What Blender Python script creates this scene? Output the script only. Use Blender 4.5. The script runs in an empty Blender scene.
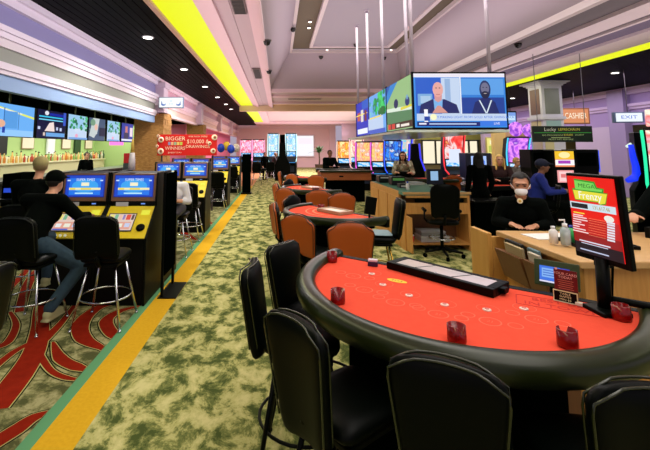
import bpy, bmesh, math, random
from mathutils import Vector, Matrix
random.seed(7)
C = bpy.context.scene.collection
PI = math.pi
R = math.radians
# ------------------------------------------------------------ camera
F = 393.0; CAMZ = 1.75; TH = R(6.0); HX, HY = 278.0, 149.0
CY = HY - F*math.tan(TH)
cam_d = bpy.data.cameras.new('camera'); cam = bpy.data.objects.new('camera', cam_d); C.objects.link(cam)
cam.location = (0, 0, CAMZ); cam.rotation_euler = (PI/2+TH, 0, 0)
cam_d.sensor_width = 36; cam_d.sensor_fit = 'HORIZONTAL'; cam_d.lens = F/650*36
cam_d.shift_x = (325-HX)/650; cam_d.shift_y = (CY-225)/650
cam_d.clip_start = 0.05; cam_d.clip_end = 200
bpy.context.scene.camera = cam
def ray(px, py):
    u = (px-HX)/F; v = (CY-py)/F
    return Vector((u, math.cos(TH)-v*math.sin(TH), math.sin(TH)+v*math.cos(TH)))
def at(px, py, Y):
    d = ray(px, py); return Vector((0, 0, CAMZ))+d*(Y/d.y)
def gp(px, py, z=0.0):
    d = ray(px, py); return Vector((0, 0, CAMZ))+d*((z-CAMZ)/d.z)
# ------------------------------------------------------------ materials
def lin(c):
    out = []
    for v in c:
        v = v/255.0
        out.append(v/12.92 if v <= .04045 else ((v+.055)/1.055)**2.4)
    return (out[0], out[1], out[2], 1)
MC = {}
def mat(name, col, rough=.6, metal=0, emit=0, spec=.5, alpha=1, trans=0, coat=0):
    if name in MC: return MC[name]
    m = bpy.data.materials.new(name); m.use_nodes = True
    b = m.node_tree.nodes['Principled BSDF']
    b.inputs['Base Color'].default_value = lin(col)
    b.inputs['Roughness'].default_value = rough
    b.inputs['Metallic'].default_value = metal
    b.inputs['Specular IOR Level'].default_value = spec
    if emit:
        b.inputs['Base Color'].default_value = (0.01, 0.01, 0.01, 1)
        b.inputs['Emission Color'].default_value = lin(col)
        b.inputs['Emission Strength'].default_value = emit
    if trans: b.inputs['Transmission Weight'].default_value = trans
    if coat: b.inputs['Coat Weight'].default_value = coat
    b.inputs['Alpha'].default_value = alpha
    MC[name] = m; return m
def noisemat(name, cols, scale=5, rough=.8, detail=6, dist=0, emit=0, metal=0, stretch=(1, 1, 1), pos=None, bump=0, tex='noise', interp='LINEAR', spec=.5):
    if name in MC: return MC[name]
    m = bpy.data.materials.new(name); m.use_nodes = True
    nt = m.node_tree; b = nt.nodes['Principled BSDF']
    tc = nt.nodes.new('ShaderNodeTexCoord'); mp = nt.nodes.new('ShaderNodeMapping')
    mp.inputs['Scale'].default_value = stretch
    nt.links.new(tc.outputs['Object'], mp.inputs['Vector'])
    if tex == 'noise':
        t = nt.nodes.new('ShaderNodeTexNoise'); t.inputs['Scale'].default_value = scale
        t.inputs['Detail'].default_value = detail; t.inputs['Roughness'].default_value = .72 if 'carpet' in name else .5; t.inputs['Distortion'].default_value = dist; o = t.outputs['Fac']
    elif tex == 'voronoi':
        t = nt.nodes.new('ShaderNodeTexVoronoi'); t.inputs['Scale'].default_value = scale
        sp = nt.nodes.new('ShaderNodeSeparateColor'); nt.links.new(t.outputs['Color'], sp.inputs['Color']); o = sp.outputs['Red']
    nt.links.new(mp.outputs['Vector'], t.inputs['Vector'])
    r = nt.nodes.new('ShaderNodeValToRGB'); r.color_ramp.interpolation = interp
    n = len(cols); els = r.color_ramp.elements
    ps = pos or [i/(n-1) for i in range(n)]
    while len(els) < n: els.new(.5)
    for i in range(n): els[i].position = ps[i]
    for i in range(n): els[i].color = lin(cols[i])
    nt.links.new(o, r.inputs['Fac'])
    if emit:
        b.inputs['Base Color'].default_value = (.01, .01, .01, 1)
        nt.links.new(r.outputs['Color'], b.inputs['Emission Color']); b.inputs['Emission Strength'].default_value = emit
    else: nt.links.new(r.outputs['Color'], b.inputs['Base Color'])
    b.inputs['Roughness'].default_value = rough; b.inputs['Metallic'].default_value = metal
    b.inputs['Specular IOR Level'].default_value = spec
    if bump:
        bp = nt.nodes.new('ShaderNodeBump'); bp.inputs['Strength'].default_value = bump
        nt.links.new(o, bp.inputs['Height']); nt.links.new(bp.outputs['Normal'], b.inputs['Normal'])
    MC[name] = m; return m
def E(col, s=1.0):
    return mat('glow_%d_%d_%d_%d' % (col[0], col[1], col[2], int(s*100)), col, emit=s)
def P(col, rough=.6, spec=.4):
    return mat('paint_%d_%d_%d_%d' % (col[0], col[1], col[2], int(rough*100)), col, rough=rough, spec=spec)
BLK = mat('black_plastic', (2, 5, 3), .42, spec=.1)
BLKM = mat('black_matte', (3, 6, 4), .9, spec=0)
VINYL = mat('black_vinyl', (1, 4, 2), .45, spec=.1)
PIPING = mat('piping', (34, 40, 16), .25, spec=.6)
RAIL = noisemat('rail_leather', [(22, 29, 9), (34, 42, 13)], 9, .3, spec=.35)
CHROME = mat('chrome', (205, 210, 215), .18, 1)
BRASS = mat('brass', (190, 160, 70), .25, 1)
FELT = noisemat('red_felt', [(222, 72, 52), (234, 86, 62)], 30, .9, spec=.1)
BROWN = mat('brown_leather', (178, 84, 26), .45, spec=.35)
WOOD = noisemat('oak_wood', [(168, 112, 48), (204, 146, 72), (222, 172, 98)], 3, .5, 8, 1.5, stretch=(6, 6, .6))
WOODH = noisemat('oak_top', [(190, 146, 88), (212, 170, 112)], 3, .45, 8, 1.5, stretch=(1, 8, 1))
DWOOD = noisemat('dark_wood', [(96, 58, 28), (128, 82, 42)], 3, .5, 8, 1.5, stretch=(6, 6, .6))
WHITE = P((235, 232, 228)); SKIN = mat('skin', (214, 158, 126), .55); SKIND = mat('skin_dark', (140, 92, 66), .55)
# ------------------------------------------------------------ mesh builder
class MB:
    def __init__(s): s.bm = bmesh.new()
    def _f(s, vs, mi=0, smooth=False):
        try: f = s.bm.faces.new(vs)
        except ValueError: return None
        f.material_index = mi; f.smooth = smooth; return f
    def box(s, c, d, rz=0, mi=0, M=None):
        m = Matrix.Translation(Vector(c)) @ Matrix.Rotation(rz, 4, 'Z')
        if M is not None: m = M @ m
        vs = [s.bm.verts.new(m @ Vector((x*d[0]/2, y*d[1]/2, z*d[2]/2))) for x in (-1, 1) for y in (-1, 1) for z in (-1, 1)]
        for q in ((0, 1, 3, 2), (4, 6, 7, 5), (0, 4, 5, 1), (2, 3, 7, 6), (0, 2, 6, 4), (1, 5, 7, 3)): s._f([vs[i] for i in q], mi)
        return s
    def bb(s, a, b, mi=0):
        return s.box([(a[i]+b[i])/2 for i in range(3)], [abs(b[i]-a[i]) for i in range(3)], mi=mi)
    def poly(s, pts, mi=0): s._f([s.bm.verts.new(Vector(p)) for p in pts], mi); return s
    def prism(s, pts, h, M=None, mi=0, smooth=False):
        # pts: list of 3D points of a planar loop, h: extrusion Vector
        M = M or Matrix(); h = Vector(h)
        a = [s.bm.verts.new(M @ Vector(p)) for p in pts]; b = [s.bm.verts.new(M @ (Vector(p)+h)) for p in pts]
        s._f(a[::-1], mi); s._f(b, mi); n = len(pts)
        for i in range(n): s._f([a[i], a[(i+1) % n], b[(i+1) % n], b[i]], mi, smooth)
        return s
    def tube(s, pts, r, seg=8, closed=False, mi=0, cap=True):
        pts = [Vector(p) for p in pts]; n = len(pts); rings = []
        rs = r if isinstance(r, (list, tuple)) else [r]*n
        for i, p in enumerate(pts):
            if closed: t = pts[(i+1) % n]-pts[i-1]
            else: t = pts[min(i+1, n-1)]-pts[max(i-1, 0)]
            t.normalize(); up = Vector((0, 0, 1)) if abs(t.z) < .95 else Vector((0, 1, 0))
            a = t.cross(up).normalized(); b = a.cross(t).normalized()
            rings.append([s.bm.verts.new(p+rs[i]*(math.cos(2*PI*k/seg)*a+math.sin(2*PI*k/seg)*b)) for k in range(seg)])
        m = n if closed else n-1
        for i in range(m):
            A, B = rings[i], rings[(i+1) % n]
            for k in range(seg): s._f([A[k], A[(k+1) % seg], B[(k+1) % seg], B[k]], mi, True)
        if cap and not closed: s._f(rings[0][::-1], mi); s._f(rings[-1], mi)
        return s
    def lathe(s, prof, c=(0, 0, 0), seg=20, mi=0, M=None):
        c = Vector(c); rings = []
        for r, z in prof:
            ring = []
            for k in range(seg):
                v = c+Vector((r*math.cos(2*PI*k/seg), r*math.sin(2*PI*k/seg), z))
                ring.append(s.bm.verts.new(M @ v if M is not None else v))
            rings.append(ring)
        for A, B in zip(rings, rings[1:]):
            for k in range(seg): s._f([A[k], A[(k+1) % seg], B[(k+1) % seg], B[k]], mi, True)
        s._f(rings[0][::-1], mi); s._f(rings[-1], mi); return s
    def ell(s, c, r, rot=None, u=14, v=10, mi=0):
        c = Vector(c); M = (rot or Matrix()); rings = []
        top = s.bm.verts.new(c+M @ Vector((0, 0, r[2]))); bot = s.bm.verts.new(c+M @ Vector((0, 0, -r[2])))
        for j in range(1, v):
            a = PI*j/v
            rings.append([s.bm.verts.new(c+M @ Vector((r[0]*math.sin(a)*math.cos(2*PI*k/u), r[1]*math.sin(a)*math.sin(2*PI*k/u), r[2]*math.cos(a)))) for k in range(u)])
        for k in range(u):
            s._f([top, rings[0][k], rings[0][(k+1) % u]], mi, True); s._f([bot, rings[-1][(k+1) % u], rings[-1][k]], mi, True)
        for A, B in zip(rings, rings[1:]):
            for k in range(u): s._f([A[k], B[k], B[(k+1) % u], A[(k+1) % u]], mi, True)
        return s
    def cap(s, p, q, r0, r1=None, n=10, mi=0):
        r1 = r0 if r1 is None else r1; p = Vector(p); q = Vector(q)
        s.ell(p, (r0,)*3, u=n, v=8, mi=mi); s.ell(q, (r1,)*3, u=n, v=8, mi=mi)
        if (q-p).length > 1e-5: s.tube([p, q], [r0, r1], n, mi=mi)
        return s
    def cushion(s, W0, W1, H, T, M=None, arch=0, curve=0, rc=.08, fm=0, bmi=0, nu=14, nv=14, e=8):
        M = M or Matrix(); F_, B_ = [], []
        for j in range(nv+1):
            v = .5-.5*math.cos(PI*j/nv); w = (W0+(W1-W0)*v)/2; d = v*H-(H-rc)
            if d > 0: w = w-rc+math.sqrt(max(rc*rc-d*d, 0))
            d = (rc*.6)-v*H
            if d > 0: w = w-rc*.6+math.sqrt(max((rc*.6)**2-d*d, 0))
            fr, br = [], []
            for i in range(nu+1):
                u = -math.cos(PI*i/nu)
                ed = math.sqrt(max(0, 1-abs(u)**e))*math.sqrt(max(0, 1-abs(2*v-1)**e))
                x = u*w; z = v*H+arch*(1-u*u)*v; y = -curve*u*u
                a = s.bm.verts.new(M @ Vector((x, y-T/2*ed, z))); fr.append(a)
                br.append(a if (i in (0, nu) or j in (0, nv)) else s.bm.verts.new(M @ Vector((x, y+T/2*ed, z))))
            F_.append(fr); B_.append(br)
        for j in range(nv):
            for i in range(nu):
                s._f([F_[j][i], F_[j][i+1], F_[j+1][i+1], F_[j+1][i]], fm, True)
                s._f([B_[j][i+1], B_[j][i], B_[j+1][i], B_[j+1][i+1]], bmi, True)
        return s
    def rim(s, W0, W1, H, M, y, r, arch=0, curve=0, rc=.08, mi=0, k=.97):
        pts = []
        for sg in (1, -1):
            rg = range(2, 15) if sg == 1 else range(14, 1, -1)
            for j in rg:
                v = j/14; w = (W0+(W1-W0)*v)/2; d = v*H-(H-rc)
                if d > 0: w = w-rc+math.sqrt(max(rc*rc-d*d, 0))
                pts.append((M or Matrix()) @ Vector((sg*w*k, y-curve*k, v*H*(.995))))
            if sg == 1:
                w = (W0+(W1-W0))/2-rc
                for i in range(1, 8):
                    u = 1-2*i/8; pts.append((M or Matrix()) @ Vector((u*w*k, y-curve*u*u*.8, H+arch*(1-(u*w/(w+rc))**2))))
        s.tube(pts, r, 6, mi=mi); return s
    def text(s, txt, M, size, mi=0, ext=.0008, align='CENTER', sx=1):
        cu = bpy.data.curves.new('t', 'FONT'); cu.body = txt; cu.size = size; cu.align_x = align; cu.align_y = 'CENTER'
        cu.extrude = ext; cu.resolution_u = 2
        o = bpy.data.objects.new('t', cu); C.objects.link(o)
        dg = bpy.context.evaluated_depsgraph_get(); me = bpy.data.meshes.new_from_object(o.evaluated_get(dg))
        L = M @ Matrix.Rotation(PI/2, 4, 'X') @ Matrix.Diagonal((sx, 1, 1, 1))
        vs = [s.bm.verts.new(L @ v.co) for v in me.vertices]
        for p in me.polygons: s._f([vs[i] for i in p.vertices], mi)
        bpy.data.objects.remove(o); bpy.data.curves.remove(cu); bpy.data.meshes.remove(me); return s
    def build(s, name, mats, parent=None, bevel=0, loc=None, rz=None, remesh=0, seg=2, keepn=False):
        me = bpy.data.meshes.new(name)
        if not keepn: bmesh.ops.recalc_face_normals(s.bm, faces=s.bm.faces)
        s.bm.to_mesh(me); s.bm.free()
        if not isinstance(mats, (list, tuple)): mats = [mats]
        for m in mats: me.materials.append(m)
        o = bpy.data.objects.new(name, me); C.objects.link(o)
        if remesh:
            md = o.modifiers.new('r', 'REMESH'); md.mode = 'VOXEL'; md.voxel_size = remesh; md.use_smooth_shade = True
            sm = o.modifiers.new('s', 'SMOOTH'); sm.factor = .5; sm.iterations = 4
            dg = bpy.context.evaluated_depsgraph_get(); m2 = bpy.data.meshes.new_from_object(o.evaluated_get(dg))
            o.modifiers.clear(); o.data = m2; m2.name = name
            if not m2.materials:
                for m in mats: m2.materials.append(m)
            for p in m2.polygons: p.use_smooth = True
        if bevel:
            b = o.modifiers.new('bevel', 'BEVEL'); b.width = bevel; b.segments = seg; b.limit_method = 'ANGLE'
        if parent: o.parent = parent
        if loc is not None: o.location = loc
        if rz is not None: o.rotation_euler = (0, 0, rz)
        return o
def thing(name, label, cat, loc=(0, 0, 0), rz=0, group=None):
    o = bpy.data.objects.new(name, None); C.objects.link(o); o.location = loc; o.rotation_euler = (0, 0, rz)
    o.empty_display_size = .1; return tag(o, label, cat, group)
def tag(o, label, cat, group=None, kind=None):
    o['label'] = label; o['category'] = cat
    if group: o['group'] = group
    if kind: o['kind'] = kind
    return o
def struct(o): o['kind'] = 'structure'; return o
def dup(root, loc, rz=0, label=None, group=None, scale=None):
    r = root.copy(); C.objects.link(r); r.location = loc; r.rotation_euler = (0, 0, rz)
    if scale: r.scale = (scale,)*3
    if label: r['label'] = label
    if group: r['group'] = group
    for ch in list(root.children):
        c = ch.copy(); C.objects.link(c); c.parent = r
        for g in list(ch.children):
            d = g.copy(); C.objects.link(d); d.parent = c
    return r
def picture(name, w, h, shapes, parent, M=None, back=(20, 40, 120), s=1.0, step=.0006):
    """flat lit display facing -Y; shapes = (colour, [points 0..1]) or (colour, (text, x, y, size, stretch))"""
    M = M or Matrix(); b = MB(); mats = [E(back, s)]; idx = {tuple(back): 0}
    b.prism([(-w/2, 0, 0), (w/2, 0, 0), (w/2, 0, h), (-w/2, 0, h)], (0, .004, 0), M)
    for k, (col, pts) in enumerate(shapes):
        if tuple(col) not in idx: idx[tuple(col)] = len(mats); mats.append(E(col, s))
        y = -step*(k+1)
        if isinstance(pts[0], str):
            t, x, z, sz, sx = pts
            b.text(t, M @ Matrix.Translation(((x-.5)*w, y, z*h)), sz*h, idx[tuple(col)], .0002, sx=sx)
        else: b.poly([M @ Vector(((p[0]-.5)*w, y, p[1]*h)) for p in pts], idx[tuple(col)])
    return b.build(name, mats, parent)
def rc(x0, y0, x1, y1): return [(x0, y0), (x1, y0), (x1, y1), (x0, y1)]
def el(x, y, rx, ry, n=14): return [(x+rx*math.cos(2*PI*k/n), y+ry*math.sin(2*PI*k/n)) for k in range(n)]
# ============================================================ THE SETTING
CARPET = noisemat('green_carpet', [(72, 84, 44), (120, 126, 72), (172, 170, 108), (200, 194, 136)], 5.5, .95, 12, .3, pos=[.41, .475, .52, .62], bump=.15, spec=.05, stretch=(1, .75, 1))
CARPL = noisemat('patterned_carpet', [(84, 88, 54), (128, 128, 84), (172, 168, 122)], 6, .95, 9, .4, pos=[.42, .49, .58], spec=.05)
CARPF = noisemat('rust_carpet', [(150, 90, 60), (196, 140, 100), (214, 170, 130)], 3, .95, 8, 1, spec=.05)
YEL = noisemat('yellow_border', [(204, 156, 30), (226, 180, 46)], 40, .95, spec=.05)
TEAL = P((98, 156, 112), .95, .05); REDC = noisemat('red_scroll', [(118, 26, 12), (156, 40, 20)], 14, .95, spec=.05)
EDGE = P((186, 184, 116), .95, .05); DKEDGE = P((34, 34, 18), .95, .05)  # pale and dark outlines of the red carpet scrolls
b = MB()
b.bb((-1.2, -3, -.1), (13.2, 19, 0), 0); b.bb((-1.2, 19, -.1), (13.2, 40, 0), 0)
b.bb((-1.45, -3, -.1), (-1.2, 18.9, 0), 1); b.bb((-1.54, -3, -.1), (-1.45, 18.9, 0), 2)
b.bb((-10, -3, -.1), (-1.54, 18.9, 0), 3); b.bb((-10, 18.9, -.1), (-1.2, 40, 0), 4)
def stroke(px, w, z=.0015, world=False, grow=0, mi=5):
    p = [Vector(q) if world else gp(*q) for q in px]
    # Catmull-Rom
    out = []; n = len(p)
    for i in range(n-1):
        a, q, r_, d = p[max(i-1, 0)], p[i], p[i+1], p[min(i+2, n-1)]
        for k in range(6):
            t = k/6; out.append(.5*((2*q)+(r_-a)*t+(2*a-5*q+4*r_-d)*t*t+(3*q-a-3*r_+d)*t**3))
    out.append(p[-1]); L = []; Rr = []; m = len(out)
    for i in range(m):
        t = out[min(i+1, m-1)]-out[max(i-1, 0)]; t.z = 0; t.normalize(); nn = Vector((-t.y, t.x, 0))
        f = i/(m-1); k = f*(len(w)-1); j = min(int(k), len(w)-2); ww = w[j]+(w[j+1]-w[j])*(k-j)+grow
        x = out[i]
        for s_, l in ((1, L), (-1, Rr)):
            v = x+nn*s_*ww/2; v.x = min(v.x, -1.545); v.z = z; l.append(v)
    for i in range(m-1):
        b._f([b.bm.verts.new(v) for v in (L[i], L[i+1], Rr[i+1], Rr[i])], mi)
SW = [([(-8, 410), (18, 378), (34, 352), (40, 328), (39, 308), (44, 290)], [.20, .2, .18, .16, .1, .05]),
      ([(76, 303), (62, 322), (44, 340), (30, 350)], [.04, .07, .1, .12]),
      ([(126, 303), (100, 307), (82, 322), (84, 339), (110, 351)], [.03, .12, .16, .14, .03]),
      ([(140, 306), (118, 312), (106, 322), (116, 336), (134, 330)], [.03, .1, .13, .12, .03]),
      ([(53, 342), (60, 358), (76, 367), (94, 371)], [.02, .1, .1, .02]),
      ([(38, 352), (50, 370), (66, 378), (84, 380)], [.06, .05, .05, .02]),
      ([(-6, 368), (14, 352), (36, 340), (44, 334)], [.07, .07, .05, .03]),
      ([(-6, 348), (8, 342), (16, 325), (10, 312)], [.09, .08, .06, .03]),
      ([(-10, 446), (16, 430), (34, 418), (56, 411)], [.12, .12, .09, .02]),
      ([(2, 296), (16, 282), (30, 268), (44, 262)], [.08, .09, .08, .04]),
      ([(20, 312), (28, 284), (40, 268), (60, 258)], [.1, .12, .1, .04]),
      ([(78, 300), (96, 286), (120, 280), (146, 284)], [.06, .12, .12, .04]),
      ([(196, 240), (184, 232), (186, 224), (200, 220)], [.05, .2, .2, .05]),
      ([(212, 224), (202, 216), (206, 208), (214, 206)], [.05, .2, .2, .05]),
      ([(60, 292), (70, 284), (84, 280)], [.05, .08, .03])]
for i_, (px, w) in enumerate(SW): stroke(px, w, .0006+i_*.00005, mi=6, grow=.036)
for i_, (px, w) in enumerate(SW): stroke(px, w, .0016+i_*.00005, mi=7, grow=.014)
for i_, (px, w) in enumerate(SW): stroke(px, w, .0026+i_*.00005)
struct(b.build('floor', [CARPET, YEL, TEAL, CARPL, CARPF, REDC, DKEDGE, EDGE], keepn=True))
# ---- ceiling
ZC = 4.0
PINKW = P((226, 196, 204), .7); MAUVE = P((150, 134, 142), .75); MOLD = P((222, 206, 208), .6); GREYC = P((128, 122, 120), .8)
LAV = P((176, 160, 186), .8); SLAT = mat('black_slat', (2, 4, 3), .5, spec=.02)
YGLOW = E((238, 246, 4), 1.0); SLOPE = P((176, 160, 170), .85); TRAY = P((168, 158, 168), .85); BRN = P((112, 100, 84), .8)
Y0, Y1 = -2.5, 20.4
def strip(b, x0, x1, z, mi, y0=Y0, y1=Y1, t=.1): b.bb((x0, y0, z), (x1, y1, z+t), mi)
b = MB()
x = -3.86
while x < -2.02:   # black slatted ceiling, left
    b.bb((x, Y0, ZC), (min(x+.13, -2.0), 37.5, ZC+.05), 0); x += .15
b.bb((-3.9, Y0, ZC+.06), (-2.0, 37.5, ZC+.1), 1)
struct(b.build('ceiling', [SLAT, BLKM]))
b = MB(); x = 8.4
while x < 12.9:
    b.bb((x, Y0, ZC), (x+.13, 37.5, ZC+.05), 0); x += .15
b.bb((8.35, Y0, ZC+.06), (12.95, 37.5, ZC+.1), 1)
struct(b.build('ceiling', [SLAT, BLKM]))
# left light trough
n_trim = [0]
def trim(b, mats, bevel=0):
    n_trim[0] += 1; return struct(b.build('trim_%d' % n_trim[0], mats, bevel=bevel))
b = MB(); strip(b, -2.02, -1.93, ZC-.04, 0); strip(b, -1.29, -1.12, ZC-.02, 1); strip(b, -1.12, -.98, ZC-.07, 1)
strip(b, -.98, -.76, ZC, 2); strip(b, -.76, -.48, ZC+.02, 2); strip(b, -.48, -.40, ZC-.05, 1); strip(b, -.40, -.32, ZC-.09, 1); strip(b, -.32, -.26, ZC-.13, 1, t=.3)
trim(b, [P((206, 170, 150), .6), PINKW, P((190, 170, 178), .7)])
b = MB()
for y in range(-1, 7): strip(b, -1.93, -1.29, ZC+.01, 0, y*3.0-.4+.004, y*3.0+2.6-.004)
strip(b, -1.93, -1.29, ZC+.02, 1); trim(b, [YGLOW, P((240, 240, 180))])
# right bands and light trough
b = MB(); strip(b, 4.66, 4.74, ZC-.12, 0, t=.3); strip(b, 4.74, 4.9, ZC-.06, 0); strip(b, 4.9, 5.55, ZC, 1); strip(b, 5.55, 6.05, ZC-.07, 0); strip(b, 6.05, 6.34, ZC+.01, 1)
strip(b, 6.34, 6.42, ZC-.03, 0); strip(b, 6.42, 6.95, ZC+.01, 2); strip(b, 6.95, 7.7, ZC-.05, 0)
trim(b, [MOLD, P((112, 104, 108), .8), P((122, 110, 136), .8)])
b = MB(); strip(b, 7.7, 8.38, ZC+.0, 0); trim(b, [YGLOW])
# tray ceiling: slopes up from the opening to a raised panel
TL, TR, TF = -.26, 4.66, 14.6; UL, UR, UF, UZ = .46, 4.15, 13.5, 5.2
b = MB()
b.poly([(TL, Y0, ZC), (TL, TF, ZC), (UL, UF, UZ), (UL, Y0, UZ)], 0); b.poly([(TR, Y0, ZC), (TR, TF, ZC), (UR, UF, UZ), (UR, Y0, UZ)], 0)
b.poly([(TL, TF, ZC), (TR, TF, ZC), (UR, UF, UZ), (UL, UF, UZ)], 0)
b.poly([(UL, Y0, UZ+.04), (UR, Y0, UZ+.04), (UR, UF, UZ+.04), (UL, UF, UZ+.04)], 2)
IL, IR, IF = 1.12, 3.65, 12.8
b.bb((IL, Y0, UZ-.05), (IR, IF, UZ+.03), 1)
struct(b.build('ceiling', [SLOPE, TRAY, BRN]))
b = MB()
for (x0, x1, y1, dx) in ((UL, UR, UF, .07), (IL, IR, IF, .07)):
    b.bb((x0-dx, Y0, UZ-.09), (x0+.03, y1+dx, UZ+.02)); b.bb((x1-.03, Y0, UZ-.09), (x1+dx, y1+dx, UZ+.02)); b.bb((x0+.03, y1-.03, UZ-.09), (x1-.03, y1+dx, UZ+.02))
trim(b, MOLD)
b = MB()   # far edge steps of the tray opening
for k, (y0, y1, z, mi) in enumerate(((14.6, 14.75, ZC-.13, 0), (14.75, 15.3, ZC-.05, 0), (15.3, 16.2, ZC, 1), (16.2, 16.6, ZC-.08, 0), (16.6, 18.6, ZC, 1), (18.6, 18.9, ZC-.1, 0), (18.9, 20.4, ZC, 2))):
    b.bb((-.26, y0, z), (4.66, y1, ZC+.1), mi)
trim(b, [PINKW, P((200, 178, 182), .8), P((214, 180, 140), .7)])
# cross beam at the end of the first bay and the second bay
b = MB(); b.bb((-2.02, 20.4, 3.72), (8.38, 20.7, ZC+.1), 0); b.bb((-2.02, 20.7, 3.8), (8.38, 21.6, ZC+.1), 1); trim(b, [P((232, 206, 170), .6), PINKW])
b = MB(); b.bb((-1.93, 21.6, ZC+.01), (-1.2, 33, ZC+.1), 0); b.bb((-2.02, 33, ZC-.02), (8.38, 37.8, ZC+.1), 1); b.bb((-1.2, 21.6, ZC-.05), (-.7, 33, ZC+.1), 1)
b.bb((-.7, 21.6, ZC+.05), (7.4, 33, ZC+.1), 2); b.bb((7.4, 21.6, ZC), (8.38, 33, ZC+.1), 1); b.bb((-.2, 32.4, ZC-.1), (7.4, 33, ZC+.04), 1)
struct(b.build('ceiling', [YGLOW, PINKW, P((206, 190, 196), .8)]))
# left bulkhead over the bar, banded mouldings
def bulk(b, x, y0, y1, prof, sgn=1):
    for z0, z1, out, mi in prof: b.bb((x-.12*sgn, y0, z0), (x+out*sgn, y1, z1), mi)
LP = [(3.9, 4.0, .14, 0), (3.78, 3.9, .08, 0), (3.46, 3.78, .0, 1), (3.38, 3.46, .12, 0), (3.3, 3.38, .08, 0), (3.18, 3.3, .04, 2), (2.96, 3.18, 0, 3), (2.86, 2.96, .07, 0), (2.8, 2.86, .04, 0), (2.58, 2.8, 0, 4)]
b = MB(); bulk(b, -3.9, Y0, 12.4, LP)
struct(b.build('wall_left', [P((216, 206, 220)), P((132, 128, 172)), P((208, 198, 206)), P((138, 142, 134)), P((134, 164, 206))]))
b = MB(); bulk(b, -3.9, 12.4, 37.8, LP[:-2])
struct(b.build('wall_left', [P((240, 206, 218)), P((212, 160, 180)), P((236, 200, 206)), P((226, 186, 176)), P((240, 206, 200))]))
b = MB()
for y in (12.4, 18.6, 25, 31):
    b.bb((-3.95, y, 2.9), (-3.64, y+.5, 3.85)); b.bb((-3.98, y-.05, 3.7), (-3.58, y+.55, 3.86)); b.bb((-3.98, y-.03, 2.9), (-3.6, y+.53, 3.0))
trim(b, P((214, 190, 206)))
b = MB(); b.bb((-9.3, Y0, 2.98), (-4.02, 19.6, 3.1)); struct(b.build('ceiling', [BLKM]))   # dark soffit over the bar
b = MB(); b.bb((-9.3, 19.6, 0), (-5.85, 19.8, 3.1), 0); b.bb((-9.3, 7, 0), (-9.1, 19.6, 3.0), 0); b.bb((-9.3, Y0, 0), (-9.1, 7, 3.0), 0)
struct(b.build('wall_left', [P((176, 206, 134), .8)]))
b = MB(); b.bb((-5.85, 19.6, 0), (-4.6, 19.8, 3.1), 0); b.bb((-4.75, 19.8, 0), (-4.6, 38, 3.1), 0); struct(b.build('wall_far', [P((236, 130, 170), .8)]))
# far wall
b = MB(); b.bb((-4, 38, 0), (4.9, 38.2, 4.1), 0); b.bb((4.9, 37.6, 0), (5.5, 38.2, 4.1), 1); b.bb((-4, 37.8, 3.7), (4.9, 38, 4.0), 1)
struct(b.build('wall_back', [P((232, 200, 204), .8), PINKW]))
b = MB(); b.bb((5.5, 33.8, 0), (9, 34, 4.1), 2); b.bb((8.4, 24.2, 0), (18.5, 24.4, .8), 1); b.bb((8.4, 24.2, 2.3), (18.5, 24.4, 4.1), 2); b.bb((8.4, 24.1, 2.32), (18.5, 24.2, 2.9), 0)
for x, x2 in ((8.4, 8.8), (10.5, 11.1), (12.3, 18.5)): b.bb((x, 24.2, .8), (x2, 24.4, 2.3), 1)
struct(b.build('wall_back', [P((206, 208, 112), .8), P((120, 110, 70)), P((184, 160, 176))]))
k = 0
for x, w in ((8.8, 1.7), (11.1, 1.2)):
    k += 1
    fr = MB(); fr.bb((x, 24.15, .8), (x+.07, 24.3, 2.3)); fr.bb((x+w-.07, 24.15, .8), (x+w, 24.3, 2.3)); fr.bb((x+.07, 24.15, 2.23), (x+w-.07, 24.3, 2.3)); fr.bb((x+w/2-.04, 24.15, .8), (x+w/2+.04, 24.3, 2.23)); fr.bb((x+.07, 24.15, .8), (x+w-.07, 24.3, .88))
    wn = struct(fr.build('window_%d' % k, P((40, 44, 30))))
    g = MB(); g.bb((x+.07, 24.27, .88), (x+w-.07, 24.29, 2.23)); g.build('pane', E((255, 244, 214), 1.0), wn)
# right side: purple bulkhead and wall with an opening
RP = [(3.9, 4.0, .2, 0), (3.75, 3.9, .12, 0), (3.4, 3.75, 0, 1), (3.3, 3.4, .14, 0), (3.2, 3.3, .08, 0), (2.62, 3.2, .02, 1)]
b = MB(); bulk(b, 13.0, Y0, 22.4, RP, -1); struct(b.build('wall_right', [P((196, 172, 214)), P((160, 136, 190))]))
b = MB(); b.bb((12.98, 14.9, 0), (13.25, 17.2, 2.62)); struct(b.build('wall_right', [P((190, 172, 204))]))
b = MB(); b.bb((12.72, 14.4, 0), (13.0, 15.1, 3.95)); b.bb((12.72, 22, 0), (13.0, 22.4, 3.95)); trim(b, P((150, 132, 176)))
b = MB(); b.bb((13.15, 5, 2.62), (19, 34, 2.75), 1); b.bb((18.5, 5, 0), (18.7, 34, 2.7), 0); struct(b.build('wall_side', [P((214, 206, 160)), P((90, 84, 90))]))
b = MB()
for y in (11.5, 14.5): b.bb((14.6, y, 0), (15.0, y+.4, 2.62))
trim(b, P((226, 214, 170)))
struct(MB().bb((13.2, -3, -.1), (19, 40, 0)).build('floor', [P((112, 92, 66), .9)]))
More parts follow.
